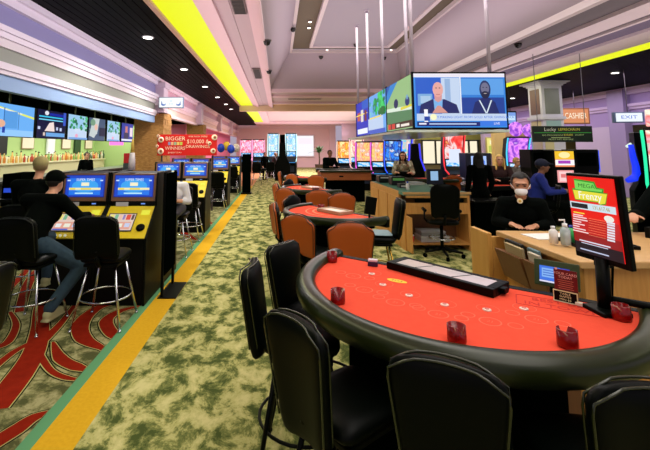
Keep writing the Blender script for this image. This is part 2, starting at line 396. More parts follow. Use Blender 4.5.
# ceiling vents, downlights, sensors
t = thing('ceiling_vent', 'dark slotted vent in the left ceiling moulding, the nearer one', 'vent', (-.62, 5.6, ZC-.0), 0, 'ceiling vents')
bm_ = MB(); bm_.bb((-.11, -.75, -.02), (.11, .75, .01)); bm_.build('frame', P((120, 104, 104)), t)
bm_ = MB()
for i in range(24): bm_.bb((-.09, -.7+i*.06, -.03), (.09, -.67+i*.06, -.021))
bm_.build('slats', P((50, 46, 44)), t)
dup(t, (-.62, 11.6, ZC), 0, 'dark slotted vent in the left ceiling moulding, the farther smaller looking one')
v = dup(t, (1.2, 17.6, ZC-.0), PI/2, 'long dark vent in the ceiling band beyond the raised tray')
t = thing('downlight', 'bright downlight in the black slatted ceiling over the slots, nearest', 'ceiling light', (-3.1, 1, ZC), 0, 'downlights in the left black ceiling')
MB().lathe([(.115, -.012), (.12, 0), (.1, .03)], seg=20).build('ring', P((160, 160, 160)), t)
MB().lathe([(.09, -.02), (.075, -.016)], seg=18).build('lens', E((255, 250, 240), 6), t)
def ceil_at(px, py, z): return gp(px, py, z)
first = True
for j, (px, py) in enumerate([(148, 37), (184, 69), (205, 86.5), (217.5, 97), (226, 104), (231, 109)]):
    p = ceil_at(px, py, ZC); p.z = ZC
    nm = ['nearest', 'second nearest', 'third along', 'fourth along', 'fifth along', 'farthest'][j]
    lb = 'bright downlight in the black slatted ceiling over the slots, %s of the row' % nm
    if first: t.location = p; t['label'] = lb; first = False
    else: dup(t, p, 0, lb)
for j, (px, py) in enumerate([(615, 72.5), (512.5, 98)]):
    p = ceil_at(px, py, ZC); p.z = ZC
    dup(t, p, 0, ['bright downlight in the right black ceiling near the photo edge', 'bright downlight in the right black ceiling beside the column'][j], 'downlights in the right black ceiling')
t = thing('ceiling_camera', 'small dark dome camera hanging under the raised tray ceiling', 'camera', (0, 0, 0), 0, 'dome cameras on the ceiling')
MB().lathe([(.0, .0), (.07, 0), (.075, -.04), (.05, -.1), (.0, -.12)][::-1], seg=16).build('dome', mat('dome', (30, 26, 26), .2), t)
MB().lathe([(.09, 0), (.09, -.015)], seg=16).build('base', P((120, 110, 110)), t)
cs = [(293, 28, 5.05, 'on the left slope of the tray, upper'), (267, 40, 3.9, 'on the left edge moulding of the tray'), (269, 70, 3.9, 'lower on the left edge moulding of the tray'), (321, 56, 4.95, 'under the far tray slope, left'), (356, 44, 5.14, 'in the middle of the raised panel'), (384, 57, 4.95, 'under the far tray slope, right'), (518, 43, 4.0, 'on the right ceiling band beyond the raised tray')]
for j, (px, py, z, s) in enumerate(cs):
    p = gp(px, py, z); p.z = z
    if j == 0: t.location = p; t['label'] = 'small dark dome camera '+s
    else: dup(t, p, 0, 'small dark dome camera '+s)
sp = None
for j, (px, py) in enumerate([(310, 22), (309, 28), (409, 40), (327, 50), (391, 50), (440, 14)]):
    p = gp(px, py, 5.2); p.z = 5.22
    lb = 'tiny spotlight in the brown tray strip, '+['upper one of the left pair', 'lower one of the left pair', 'at the far right corner', 'far strip left', 'far strip right', 'on the right strip'][j]
    if not sp:
        sp = thing('spotlight', lb, 'ceiling light', p, 0, 'spotlights in the tray strip'); MB().lathe([(.05, -.02), (.06, .0)], seg=14).build('ring', MOLD, sp); MB().lathe([(.04, -.03), (.04, -.018)], seg=12).build('lens', E((255, 240, 220), 6), sp)
    else: dup(sp, p, 0, lb)
# ============================================================ LIGHTS
def area(name, loc, size, power, col=(1, 1, 1), rot=(0, 0, 0), sy=None):
    l = bpy.data.lights.new(name, 'AREA'); l.energy = power; l.color = col; l.shape = 'RECTANGLE'; l.size = size; l.size_y = sy or size
    o = bpy.data.objects.new(name, l); C.objects.link(o); o.location = loc; o.rotation_euler = rot; return o
area('tray_light', (2.3, 5, 5.08), 2.2, 330, (1, .95, .86), sy=14)
area('tray_up_fill', (2.2, 6, 4.05), 4.2, 150, (1, .88, .95), (PI, 0, 0), sy=15)  # unseen upward sheet light added to brighten the raised tray from below
area('left_trough', (-1.6, 8, 3.95), .5, 150, (1, .95, .72), sy=20)
area('right_trough', (8.0, 10, 3.95), .5, 150, (1, .95, .8), sy=20)
area('far_light', (2.5, 27, 3.9), 6, 1300, (1, .86, .9), sy=10)
area('far_up_fill', (2, 28, 2.9), 8, 380, (1, .75, .85), (PI, 0, 0), sy=14)  # unseen light in mid-air, added to lift the far ceiling
area('bar_light', (-7.3, 13, 2.9), 2.5, 380, (1, 1, .85), sy=14)
area('left_band', (-2.4, 9, 3.3), .8, 125, (1, .9, 1), (0, R(100), 0), sy=18)
area('pink_wall', (-5.5, 17.6, 2.9), 2, 60, (1, .7, .85), (R(-40), 0, 0))
area('right_side', (11, 14, 3.9), 2.5, 330, (1, .9, 1), sy=16)
area('right_room', (16, 16, 2.5), 3, 100, (1, .95, .8), sy=14)
area('left_up_fill', (-1.0, 8, 2.95), 1.2, 150, (1, .8, .86), (PI, 0, 0), sy=24)  # no fixture here: upward fill added to brighten the left ceiling bands in pink
area('right_up_fill', (6.0, 9, 2.95), 2.4, 130, (1, .84, .95), (PI, 0, 0), sy=22)  # floating upward fill added for the right ceiling bands
area('near_ceiling', (1.0, .3, 5.08), 3, 60, (1, .96, .88), sy=3)
for px, py in ((148, 37), (184, 69), (205, 86.5)):
    p = gp(px, py, ZC); l = bpy.data.lights.new('downlight_lamp', 'SPOT'); l.energy = 260; l.spot_size = R(150); l.spot_blend = .6; l.shadow_soft_size = .1; l.color = (1, .93, .84)
    o = bpy.data.objects.new('downlight_lamp', l); C.objects.link(o); o.location = (p.x, p.y, ZC-.06)
w = bpy.data.worlds.new('world'); bpy.context.scene.world = w; w.use_nodes = True
w.node_tree.nodes['Background'].inputs['Color'].default_value = lin((190, 176, 196)); w.node_tree.nodes['Background'].inputs['Strength'].default_value = .8
vs_ = bpy.context.scene.view_settings; vs_.view_transform = 'Standard'; vs_.look = 'None'; vs_.gamma = 1; vs_.use_curve_mapping = False; vs_.exposure = 0.0
# ============================================================ PEOPLE (local frame: faces -Y, x to its left-hand side is +)
def V(*a): return Vector(a)
STAND = dict(pel=V(0, 0, .95), wai=V(0, 0, 1.1), che=V(0, .0, 1.3), nec=V(0, .01, 1.47), head=V(0, -.02, 1.61),
             hL=V(.09, 0, .93), kL=V(.11, -.02, .5), aL=V(.11, .03, .09), hR=V(-.09, 0, .93), kR=V(-.11, -.02, .5), aR=V(-.11, .03, .09),
             sL=V(.18, .01, 1.41), eL=V(.24, .03, 1.13), wL=V(.23, -.1, .89), sR=V(-.18, .01, 1.41), eR=V(-.24, .03, 1.13), wR=V(-.23, -.1, .89))
SIT = dict(pel=V(0, .05, .78), wai=V(0, .04, .92), che=V(0, 0, 1.12), nec=V(0, -.04, 1.29), head=V(0, -.08, 1.43),
           hL=V(.1, .02, .76), kL=V(.14, -.42, .74), aL=V(.14, -.4, .33), hR=V(-.1, .02, .76), kR=V(-.14, -.42, .74), aR=V(-.14, -.4, .33),
           sL=V(.18, -.02, 1.23), eL=V(.25, -.14, .98), wL=V(.17, -.38, 1.0), sR=V(-.18, -.02, 1.23), eR=V(-.25, -.14, .98), wR=V(-.17, -.38, 1.0))
def hand(b, w, d, n, side=1, curl=.5, k=1.0):
    """palm and five fingers: w wrist, d direction of the fingers, n palm normal (down), side = thumb side"""
    d = d.normalized(); n = (n-n.dot(d)*d).normalized(); s = d.cross(n)*side
    c = w+d*.05*k
    Mx = Matrix((s, d, n)).transposed().to_4x4()
    b.ell(c, (.04*k, .05*k, .016*k), Mx, 10, 8); b.cap(w-d*.01, w+d*.03*k, .026*k, .027*k)
    for i, (o, L, r) in enumerate(((.031, .068, .0095), (.011, .078, .0098), (-.010, .073, .0095), (-.030, .056, .0082))):
        p0 = c+(s*o+d*.035)*k; ang = curl*.5; dd = d+s*o*1.5
        p1 = p0+(dd*math.cos(ang)+n*math.sin(ang))*L*.45*k; ang = curl*1.2
        p2 = p1+(dd*math.cos(ang)+n*math.sin(ang))*L*.32*k; ang = curl*1.8
        p3 = p2+(dd*math.cos(ang)+n*math.sin(ang))*L*.25*k
        b.cap(p0, p1, r*k, r*k*.95, 8); b.cap(p1, p2, r*k*.95, r*k*.88, 8); b.cap(p2, p3, r*k*.88, r*k*.8, 8)
    t0 = w+(s*.024+d*.02)*k; t1 = t0+(s*.032+d*.026+n*.008)*k; t2 = t1+(s*.012+d*.03+n*.01)*k
    b.cap(t0, t1, .013*k, .011*k, 8); b.cap(t1, t2, .011*k, .009*k, 8)
def person(label, loc, rz, pose, over=None, scale=1.0, skin=SKIN, top=BLKM, bottom=BLKM, shoes=BLKM, hair='short', hairm=BLKM, cap=None, mask=False,
           vox=.012, sleeves='long', face=True, turn=0, shorts=False, curl=.4, group=None, female=False, tilt=0, legs=True):
    J = {k: v.copy() for k, v in pose.items()}; J.update({k: Vector(v) for k, v in (over or {}).items()})
    root = thing('person', label, 'person', loc, rz, group); root.scale = (scale,)*3
    b = MB(); sw = .92 if female else 1
    hd = J['head']; Rm = Matrix.Rotation(turn, 4, 'Z') @ Matrix.Rotation(tilt, 4, 'X')
    h = lambda x, y, z: hd+Rm @ Vector((x, y, z))
    b.ell(h(0, .012, .015), (.074, .093, .1), Rm); b.ell(h(0, -.018, -.04), (.056, .07, .075), Rm); b.ell(h(0, -.05, -.085), (.03, .03, .028), Rm)
    b.cap(J['nec']-V(0, 0, .03), h(0, .015, -.06), .055*sw, .05*sw)
    if face:
        if not mask: b.cap(h(0, -.083, .015), h(0, -.105, -.02), .009, .015, 8)
        b.ell(h(0, -.082, -.058), (.026, .012, .009), Rm, 10, 6)
        b.cap(h(-.045, -.078, .035), h(.045, -.078, .035), .012, .012, 8)
        for s_ in (1, -1): b.ell(h(.074*s_, .01, -.005), (.012, .02, .032), Rm, 8, 6)
    b.ell(J['pel'], (.16, .12, .12)); b.cap(J['pel'], J['wai'], .13*sw, .125*sw); b.cap(J['wai'], J['che'], .125*sw, .14*sw)
    b.ell(J['che'], (.17*sw, .115, .14)); b.cap(J['sL'], J['sR'], .06, .06); b.cap(J['che']+V(0, 0, .08), J['nec'], .09, .056)
    for s_ in 'LR':
        b.cap(J['s'+s_], J['e'+s_], .055*sw, .042*sw); b.cap(J['e'+s_], J['w'+s_], .042*sw, .027*sw)
        d = (J['w'+s_]-J['e'+s_]); hn = V(0, 0, -1) if abs(d.normalized().z) < .8 else V(0, -1, 0)
        hand(b, J['w'+s_], d if 'hd' not in J else J['hd'], hn, -1 if s_ == 'L' else 1, curl)
        if legs:
            b.cap(J['h'+s_], J['k'+s_], .085, .056); b.cap(J['k'+s_], J['a'+s_], .055, .036)
            a = J['a'+s_]; b.cap(a+V(0, .02, -.04), a+V(0, -.14, -.055), .033, .028)
    b.build('body', skin, root, remesh=vox)
    g = .014
    c = MB()
    c.cap(J['pel']+V(0, 0, .02), J['wai'], .135+g, .13*sw+g); c.cap(J['wai'], J['che'], .13*sw+g, .14*sw+g); c.ell(J['che'], (.175*sw+g, .12+g, .145+g))
    c.cap(J['sL'], J['sR'], .062+g, .062+g); c.cap(J['che']+V(0, 0, .08), J['nec']-V(0, 0, .015), .095+g, .062)
    for s_ in 'LR':
        c.cap(J['s'+s_], J['e'+s_], .058+g, .044+g)
        if sleeves == 'long': c.cap(J['e'+s_], J['w'+s_]+(J['e'+s_]-J['w'+s_]).normalized()*.015, .045+g, .03+g)
        elif sleeves == 'mid': c.cap(J['e'+s_], J['e'+s_]*.6+J['w'+s_]*.4, .045+g, .04+g)
    c.build('shirt', top, root, remesh=vox)
    if legs:
        c = MB(); c.ell(J['pel'], (.165+g, .125+g, .12+g))
        for s_ in 'LR':
            c.cap(J['h'+s_], J['k'+s_], .09+g, .06+g)
            if not shorts: c.cap(J['k'+s_], J['a'+s_]+V(0, 0, .01), .06+g, .045+g)
        c.build('trousers', bottom, root, remesh=vox)
        for s_ in 'LR':
            a = J['a'+s_]; c = MB(); c.cap(a+V(0, .03, -.045), a+V(0, -.15, -.058), .045, .036); c.cap(a+V(0, 0, -.01), a+V(0, 0, -.04), .045, .045)
            c.box(a+V(0, -.06, -.092), (.085, .27, .02)); c.build('shoe', shoes, root, remesh=.01)
    c = MB()
    c.ell(h(0, .024, .034), (.087, .102, .1), Rm)
    if hair == 'long':
        c.ell(h(0, .05, -.06), (.09, .07, .13), Rm); c.ell(h(0, .07, -.16), (.095, .05, .13), Rm)
        for s_ in (1, -1): c.cap(h(.075*s_, .01, .02), h(.085*s_, -.02, -.2), .03, .025)
    if hair == 'bun': c.ell(h(0, .11, .05), (.05, .045, .045), Rm)
    hb = c.build('hair', hairm, root, remesh=.011)
    # open the face: cut verts in front of the hairline
    me = hb.data; bm2 = bmesh.new(); bm2.from_mesh(me)
    Ri = Rm.inverted()
    dl = []
    for v in bm2.verts:
        q = Ri @ (v.co-hd)
        lim = .082 if hair == 'short' else .078
        if q.y < -.02 and q.z < lim and abs(q.x) < .068: dl.append(v)
        elif hair != 'long' and q.z < (-.01 if q.y < .05 else -.05): dl.append(v)
    bmesh.ops.delete(bm2, geom=dl, context='VERTS'); bm2.to_mesh(me); bm2.free()
    if face:
        for s_ in (1, -1):
            c = MB(); c.ell(h(.03*s_, -.083, .012), (.013, .007, .007), Rm, 8, 6); c.build('eye', P((26, 18, 14), .3), root)
            c = MB(); c.cap(h(.014*s_, -.096, .031), h(.046*s_, -.084, .033), .0045, .003, 6); c.build('eyebrow', hairm, root)
    if cap:
        c = MB(); c.ell(h(0, .018, .05), (.094, .112, .092), Rm); c.cap(h(-.04, -.09, .055), h(.04, -.09, .055), .022, .022); c.box((0, 0, 0), (.12, .09, .014), M=Matrix.Translation(h(0, -.12, .045)) @ Rm)
        c.build('cap', cap, root, remesh=.009)
    if mask:
        c = MB(); c.ell(h(0, -.04, -.048), (.058, .066, .046), Rm)
        c.build('face_mask', P((244, 244, 246), .8), root, remesh=.009)
        for s_ in (1, -1): c = MB(); c.tube([h(.055*s_, -.06, -.02), h(.075*s_, -.02, .0), h(.083*s_, .015, .012)], .003, 5); c.build('mask_strap', P((240, 240, 240)), root)
    return root
# ============================================================ FOREGROUND TABLE
def dshape(a, bb, n=40, k=0.0, y0=0.0):
    pts = []
    for i in range(n+1):
        ph = PI*i/n; pts.append(V((a-k)*math.cos(ph)*1.0, y0-(bb-k)*math.sin(ph)**.92, 0))
    return pts
def game_table(label, loc, rz, a=.98, bb=1.27, H=.95, prints=True, group=None, far=False):
    t = thing('card_table', label, 'gaming table', loc, rz, group)
    b = MB(); n = 28 if far else 56
    pts = [V(a+.0, .06, 0)]+dshape(a, bb, n)+[V(-a, .06, 0)]
    RS = .5 if far else .74; ins = .075 if far else .1
    rings = []
    for i, p in enumerate(pts):
        d = (pts[min(i+1, len(pts)-1)]-pts[max(i-1, 0)]).normalized(); o = V(d.y, -d.x, 0)
        if o.dot(p+V(0, .3, 0)) < 0: o = -o
        ring = []
        for x, z in ((-.085, .012), (-.08, .03), (-.05, .046), (0, .05), (.04, .04), (.068, .01), (.07, -.03), (.05, -.07), (.01, -.085), (-.07, -.08)):
            ring.append(b.bm.verts.new(p+o*((x-.07)*RS)+V(0, 0, H+z*(RS**.5))))
        rings.append(ring)
    m = len(rings[0])
    for A, B in zip(rings, rings[1:]):
        for k in range(m): b._f([A[k], A[(k+1) % m], B[(k+1) % m], B[k]], 0, True)
    b._f(rings[0][::-1]); b._f(rings[-1]); b.build('padded_rail', RAIL, t)
    b = MB(); fp = [V(a-ins, .05, 0)]+dshape(a-ins, bb-ins, n)+[V(-a+ins, .05, 0)]
    b.prism([p+V(0, 0, H-.03) for p in fp], (0, 0, .03)); 
    f = b.build('felt_top', FELT, t)
    b = MB(); b.bb((-a, .0, H-.09), (a, .06, H+.004)); b.build('dealer_edge', BLK, t, bevel=.008)
    b = MB(); b.prism([p*.93+V(0, -.02, H-.12) for p in [V(a-.12, .0, 0)]+dshape(a-.12, bb-.12, n)+[V(-a+.12, .0, 0)]], (0, 0, .08)); b.build('apron', BLKM, t)
    ps = 1 if far else 1.5
    b = MB(); b.prism([V(x*ps, y-.42, .03) for x, y in ((-.3, .2), (.3, .2), (.36, 0), (.28, -.22), (-.28, -.22), (-.36, 0))], (0, 0, H-.14)); b.prism([V(x*ps, y-.42, 0) for x, y in ((-.42, .28), (.42, .28), (.48, 0), (.38, -.32), (-.38, -.32), (-.48, 0))], (0, 0, .05))
    b.build('pedestal', BLKM, t, bevel=.01)
    return t, f
D0 = V(1.115, 2.53, 0); TR_ = R(-37.3); TM = Matrix.Translation(D0) @ Matrix.Rotation(TR_, 4, 'Z'); TMi = TM.inverted()
table, felt = game_table('large red felt card table with a thick dark padded rail filling the foreground', D0, TR_, .94, 1.08)
PRT = mat('felt_print_light', (240, 108, 82), .9); PRD = mat('felt_print_dark', (196, 34, 26), .9); GOLDP = P((232, 196, 60), .8)
HZ = .95
def loc_of(px, py, z=HZ): return TMi @ gp(px, py, z)
# layout printing: player spots, arc line and slogan
def ring2(b, c, r0, r1, z, mi, n=24, a0=0, a1=2*PI):
    for k in range(n):
        p, q = a0+(a1-a0)*k/n, a0+(a1-a0)*(k+1)/n
        b.poly([(c.x+r0*math.cos(p), c.y+r0*math.sin(p), z), (c.x+r1*math.cos(p), c.y+r1*math.sin(p), z), (c.x+r1*math.cos(q), c.y+r1*math.sin(q), z), (c.x+r0*math.cos(q), c.y+r0*math.sin(q), z)], mi)
sens = [loc_of(*q) for q in ((371.7, 274), (382.8, 285), (409, 295.6), (444.6, 305), (487, 310), (524, 309))]
spots = []
for i, s_ in enumerate(sens):
    b = MB(); o = V(s_.x*.16, -.14 if 0 < i < 5 else -.11, 0); c = s_+o; spots.append(c)
    ring2(b, c, .043, .049, HZ+.0012, 0); ring2(b, c+V(.1, .02, 0), .028, .033, HZ+.0012, 0); ring2(b, c+V(-.1, .02, 0), .028, .033, HZ+.0012, 0)
    b.text('21', Matrix.Translation(c+V(0, 0, HZ+.0008-c.z)) @ Matrix.Rotation(-PI/2, 4, 'X'), .03, 0, .0002)
    pp = s_+V(0, .02, 0); ring2(b, V(pp.x, pp.y, 0), .05, .053, HZ+.0012, 0)
    b.build('player_spot_print', [PRT], felt)
b = MB(); c = loc_of(397, 281); b.prism([V(c.x+.062*math.cos(2*PI*k/24), c.y+.028*math.sin(2*PI*k/24), HZ+.0008) for k in range(24)], (0, 0, .001))
mm = Matrix.Translation((c.x, c.y, HZ+.0021)) @ Matrix.Rotation(-PI/2, 4, 'X'); b.text('21+3', mm, .034, 1, .0002)
b.build('oval_emblem', [GOLDP, P((150, 70, 20))], felt)
pts = [V(q[0], q[1], 0) for q in ((511, 285.5), (648, 324))]
b = MB()
A = loc_of(525, 304); B = loc_of(597, 316); dirv = (B-A); ang = math.atan2(dirv.y, dirv.x)
L = loc_of(562, 306); LM = Matrix.Translation((L.x, L.y, HZ+.001)) @ Matrix.Rotation(ang, 4, 'Z') @ Matrix.Rotation(-PI/2, 4, 'X')
b.text('BEST BET', LM @ Matrix.Translation((-.0, 0, .035)), .062, 0, .0002, sx=1.05); b.text('IN TOWN', LM @ Matrix.Translation((0.0, 0, -.035)), .062, 0, .0002, sx=1.2)
for x0, x1, z in ((-.2, .2, -.075), (-.2, .2, .075)): b.box((0, 0, z), (x1-x0, .0006, .006), M=LM)
for x in (-.2, .2): b.box((x, 0, 0), (.006, .0006, .144), M=LM)
b.build('slogan_print', [PRD], felt)
for i, s_ in enumerate(sens):
    b = MB(); b.lathe([(.021, 0), (.02, .004), (.012, .006)], (s_.x, s_.y, HZ+.0002), 18); b.lathe([(.011, 0), (.01, .002)], (s_.x, s_.y, HZ+.006), 14, 1)
    b.build('bet_sensor', [P((240, 214, 200), .3), P((200, 110, 100), .3)], table)
# chip tray with lid
q0, q1 = gp(398, 265, HZ+.02), gp(507, 294, HZ+.02); mid = (q0+q1)/2; dv = q1-q0; TAR = math.atan2(dv.y, dv.x); TLn = dv.length
tr = thing('chip_tray', 'long black lidded chip tray lying on the red felt at the dealer side', 'chip tray', (mid.x, mid.y+.05, HZ+.0025), TAR)
hl = TLn/2
b = MB(); b.bb((-hl, -.105, 0), (hl, -.07, .045)); b.bb((-hl, .075, 0), (hl, .105, .045)); b.bb((-hl, -.07, 0), (-hl+.05, .075, .045)); b.bb((hl-.05, -.07, 0), (hl, .075, .045)); b.bb((-hl+.05, -.07, 0), (hl-.05, .075, .008))
b.build('frame', BLK, tr, bevel=.008)
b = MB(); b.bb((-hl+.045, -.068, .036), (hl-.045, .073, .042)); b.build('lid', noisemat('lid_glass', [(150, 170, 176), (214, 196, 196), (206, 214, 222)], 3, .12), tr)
for x in (-hl*.35, hl*.35): b = MB(); b.tube([(x-.03, -.068, .0432), (x+.03, .07, .0432)], .002, 5); b.build('lid_seam', P((60, 80, 84)), tr)
b = MB(); b.box((hl+.012, 0, .024), (.03, .05, .03)); b.build('lock', BLK, tr, bevel=.004)
b = MB(); b.lathe([(.009, 0), (.007, .006)], (0, -.088, .0455), 12); b.build('keyhole', CHROME, tr)
# red translucent cups
REDP = mat('red_plastic', (150, 8, 10), .15, trans=.35, spec=.6)
def cup(loc, label, rz, slot=False):
    t = thing('card_holder', label, 'red holder', loc, rz, 'red plastic holders on the card table')
    b = MB(); pr = [(.036, .001), (.038, .01), (.037, .068), (.034, .069), (.033, .012), (.0, .012)]
    seg = 24
    rings = []
    for r, z in pr:
        rings.append([b.bm.verts.new((max(r, .001)*math.cos(2*PI*k/seg), max(r, .001)*math.sin(2*PI*k/seg), z-(.028 if (z > .06 and 17 <= k <= 19) else 0))) for k in range(seg)])
    for A_, B_ in zip(rings, rings[1:]):
        for k in range(seg): b._f([A_[k], A_[(k+1) % seg], B_[(k+1) % seg], B_[k]], 0, True)
    b._f(rings[0][::-1]); b.build('cup', REDP, t)
    b = MB(); b.lathe([(.033, .0125), (.033, .016)], seg=20); b.build('discard_insert', P((90, 4, 8), .4), t)
    return t
for (px, py), lb, rz in (((338, 303), 'red plastic holder on the felt near the left end of the table rail', 0), ((457, 342), 'red plastic holder on the felt at the middle of the near rail', .4), ((568, 347), 'red plastic holder with a notch on the felt, right of the middle one', 2.9),
                    ((622, 320), 'red plastic holder at the right end of the felt below the jackpot sign', 1), ((332, 262), 'red plastic holder tucked in the far left corner of the felt', 0)):
    p = gp(px, py, HZ); cup((p.x, p.y, HZ+.001), lb, rz)
# card box
p = gp(373, 266, HZ); t = thing('card_box', 'small white and purple box standing on the felt near the far left corner', 'box', (p.x, p.y, HZ+.001), TR_+.3)
MB().bb((-.033, -.02, 0), (.033, .02, .03)).build('box_base', P((40, 24, 60), .3), t, bevel=.003)
MB().bb((-.031, -.018, .0305), (.031, .018, .045)).build('box_lid', P((220, 200, 214), .3), t, bevel=.003)
# tent sign
p0, p1 = gp(557.5, 300, HZ), gp(577, 305, HZ); mid = (p0+p1)/2
t = thing('table_sign', 'small maroon table card in a clear stand on the red felt', 'sign', (mid.x, mid.y, HZ+.001), math.atan2(p1.y-p0.y, p1.x-p0.x)+.1)
b = MB(); b.bb((-.058, -.004, .0), (.06, .0, .19)); b.build('card', P((96, 18, 22), .35), t)
b = MB(); M0 = Matrix.Translation((0, -.005, 0))
b.text('YOUR CARD', M0 @ Matrix.Translation((0, 0, .165)), .021, 0, .0003); b.text('TODAY', M0 @ Matrix.Translation((0, 0, .145)), .021, 0, .0003)
for i in range(5): b.bb((-.04+.004*(i % 3), -.0052, .125-i*.012), (.04-.005*(i % 2), -.0045, .128-i*.012), 1)
b.bb((-.05, -.0052, .185), (-.038, -.0045, .197), 0)
b.build('lettering', [P((236, 190, 180)), P((190, 120, 100))], t)
b = MB(); b.bb((-.066, -.014, .0), (.058, -.008, .066), 0); b.bb((-.061, -.0147, .005), (.053, -.014, .061), 1); M0 = Matrix.Translation((-.004, -.015, 0))
for tx, z in (('TABLE', .049), ('GAMES', .033), ('MIN $5', .016)): b.text(tx, M0 @ Matrix.Translation((0, 0, z)), .016, 0, .0003, sx=1.2)
b.build('limit_card', [P((222, 222, 170)), BLK], t)
b = MB(); b.bb((-.066, -.02, -.0), (.066, .05, .003)); b.bb((.045, -.03, .003), (.08, -.002, .02)); b.build('stand_foot', P((214, 208, 190), .2), t, bevel=.002); t.scale = (.86, .86, .86)
# jackpot sign on its post
SX, SY = 1.64, 2.06
t = thing('jackpot_sign', 'upright black framed jackpot display with red screen on a post at the table end', 'sign', (SX, SY, 0), 0)
SM = Matrix.Translation((0, 0, 1.175)) @ Matrix.Rotation(-PI/2+.14, 4, 'Z') @ Matrix.Rotation(R(3.5), 4, 'X')
W_, H_ = .30, .445
c0 = at(569.5, 172, 2.2); 
b = MB(); b.box((0, .014, H_/2), (W_, .028, H_), M=SM); b.build('housing', BLK, t, bevel=.006)
scr = [((22, 16, 26), rc(0, 0, 1, 1)), ((236, 20, 12), rc(.0, .38, 1, 1)), ((150, 20, 24), rc(0, .14, 1, .38)), ((196, 20, 18), rc(0, .26, 1, .46)),
       ((40, 150, 40), [(.14, .69), (.1, .84), (.17, .84), (.17, .97), (.62, .95), (.66, .88), (.8, .87), (.78, .82), (.86, .82), (.8, .68), (.68, .66), (.64, .69), (.3, .69)]),
       ((232, 222, 60), [(.15, .7), (.12, .82), (.85, .81), (.79, .69), (.68, .67), (.64, .7), (.3, .7)]),
       ((120, 214, 90), [(.18, .83), (.18, .95), (.6, .93), (.64, .86), (.77, .86), (.75, .83)]),
       ((250, 250, 240), ('Frenzy', .485, .757, .135, .9)), ((40, 110, 40), ('MEGA', .44, .885, .075, 1.2)),
       ((206, 226, 236), rc(.02, .575, .99, .665)), ((14, 26, 36), rc(.05, .59, .42, .65)), ((176, 140, 10), ('131,617.46', .70, .62, .066, .8)),
       ((240, 220, 70), rc(.08, .515, .33, .53)), ((240, 236, 226), el(.84, .51, .1, .04)), ((240, 236, 226), rc(.78, .46, .9, .5))]
rows = [.485, .46, .43, .4, .37, .34, .31, .28]
for i, z in enumerate(rows):
    scr.append(((246, 220, 220), rc(.07, z, [.3, .38, .4, .26, .34, .22, .36, .42][i], z+.014))); scr.append(((226, 226, 236), rc(.8, z-.03, .95, z-.008)))
    scr.append(((250, 150, 110), rc(.42, z-.012, .78, z-.008)))
scr += [((220, 226, 240), rc(.2, .17, .85, .185)), ((200, 210, 230), rc(.24, .145, .8, .155)), ((190, 200, 230), rc(.2, .06, .8, .075))]
picture('display', W_-.04, H_-.045, scr, t, SM @ Matrix.Translation((-.006, -.0055, .03)), back=(236, 20, 12))
b = MB(); b.tube([(-.02, -.02, .92), (-.0, .0, 1.2)], .03, 10); b.box((0.03, .03, 1.3), (.05, .06, .3)); b.build('post', BLK, t)
b = MB(); b.box((-.02, -.03, .955), (.14, .14, .03)); b.bb((-.05, -.02, .86), (-.01, .02, .95)); b.build('clamp', BLK, t, bevel=.006)
b = MB(); b.tube([(0, -.02, 1.01), (.25, -.12, .99), (.6, -.25, .975)], .018, 8); b.build('arm', BLK, t)
b = MB(); b.tube([(.1, .05, 1.2), (.1, .08, .98)], .006, 6); b.build('cable', BLKM, t)
# ============================================================ CHAIRS
def stool(name, label, cat, legm, loc, rz, group, seatz=.68, piping=PIPING, back=(.33, .42, .44), mats=None, arch=0, bz=.07, seatw=.4):
    t = thing(name, label, cat, loc, rz, group); mats = mats or [VINYL, VINYL]
    S = Matrix.Translation((0, -.0, seatz-.04)) @ Matrix.Rotation(PI/2, 4, 'X')
    b = MB(); b.cushion(seatw, seatw, .42, .09, Matrix.Translation((0, .21, seatz)) @ Matrix.Rotation(PI/2, 4, 'X'), rc=.09, e=6, fm=0, bmi=0); b.build('seat', mats[:1], t)
    Mb = Matrix.Translation((0, .22, seatz+bz-.05)) @ Matrix.Rotation(R(-8), 4, 'X')
    b = MB(); b.cushion(back[0], back[1], back[2], .075, Mb, arch=arch, curve=-.03, rc=.065, fm=0, bmi=1 if len(mats) > 1 else 0, e=8); b.build('backrest', mats, t)
    b = MB()
    for y in (-.022, .022): b.rim(back[0], back[1], back[2], Mb, y, .0042, arch=arch, curve=-.03, rc=.065, k=.985)
    b.build('piping', piping, t)
    b = MB(); b.box((0, 0, seatz-.06), (seatw-.06, .34, .03)); b.build('seat_pan', BLK, t, bevel=.008)
    b = MB(); b.tube([(0, .1, seatz-.06), (0, .2, seatz-.05), (0, .25, seatz+.02), (0, .255, seatz+.1)], [.02, .024, .028, .02], 8); b.build('back_bracket', BLK, t)
    L = [((sx*.13, sy*.13, seatz-.065), (sx*.24, sy*.23, .012)) for sx in (-1, 1) for sy in (-1, 1)]
    for p, q in L: b = MB(); b.tube([p, q], .0125, 8); b.lathe([(.018, 0), (.014, .02)], (q[0], q[1], 0), 10); b.build('leg', legm, t)
    b = MB(); zr = .27; r_ = .245
    b.tube([(r_*math.cos(2*PI*k/28), r_*math.sin(2*PI*k/28), zr) for k in range(28)], .009, 6, True); b.build('footrest', legm, t)
    return t
MC0 = stool('casino_chair', 'black padded stool at the left end of the foreground table, seen edge-on', 'chair', BLK, (-.02, 2.36, 0), R(90+5), 'black stools around the foreground table', back=(.26, .37, .49), bz=-.03, seatw=.36)
CHG = 'black stools around the foreground table'
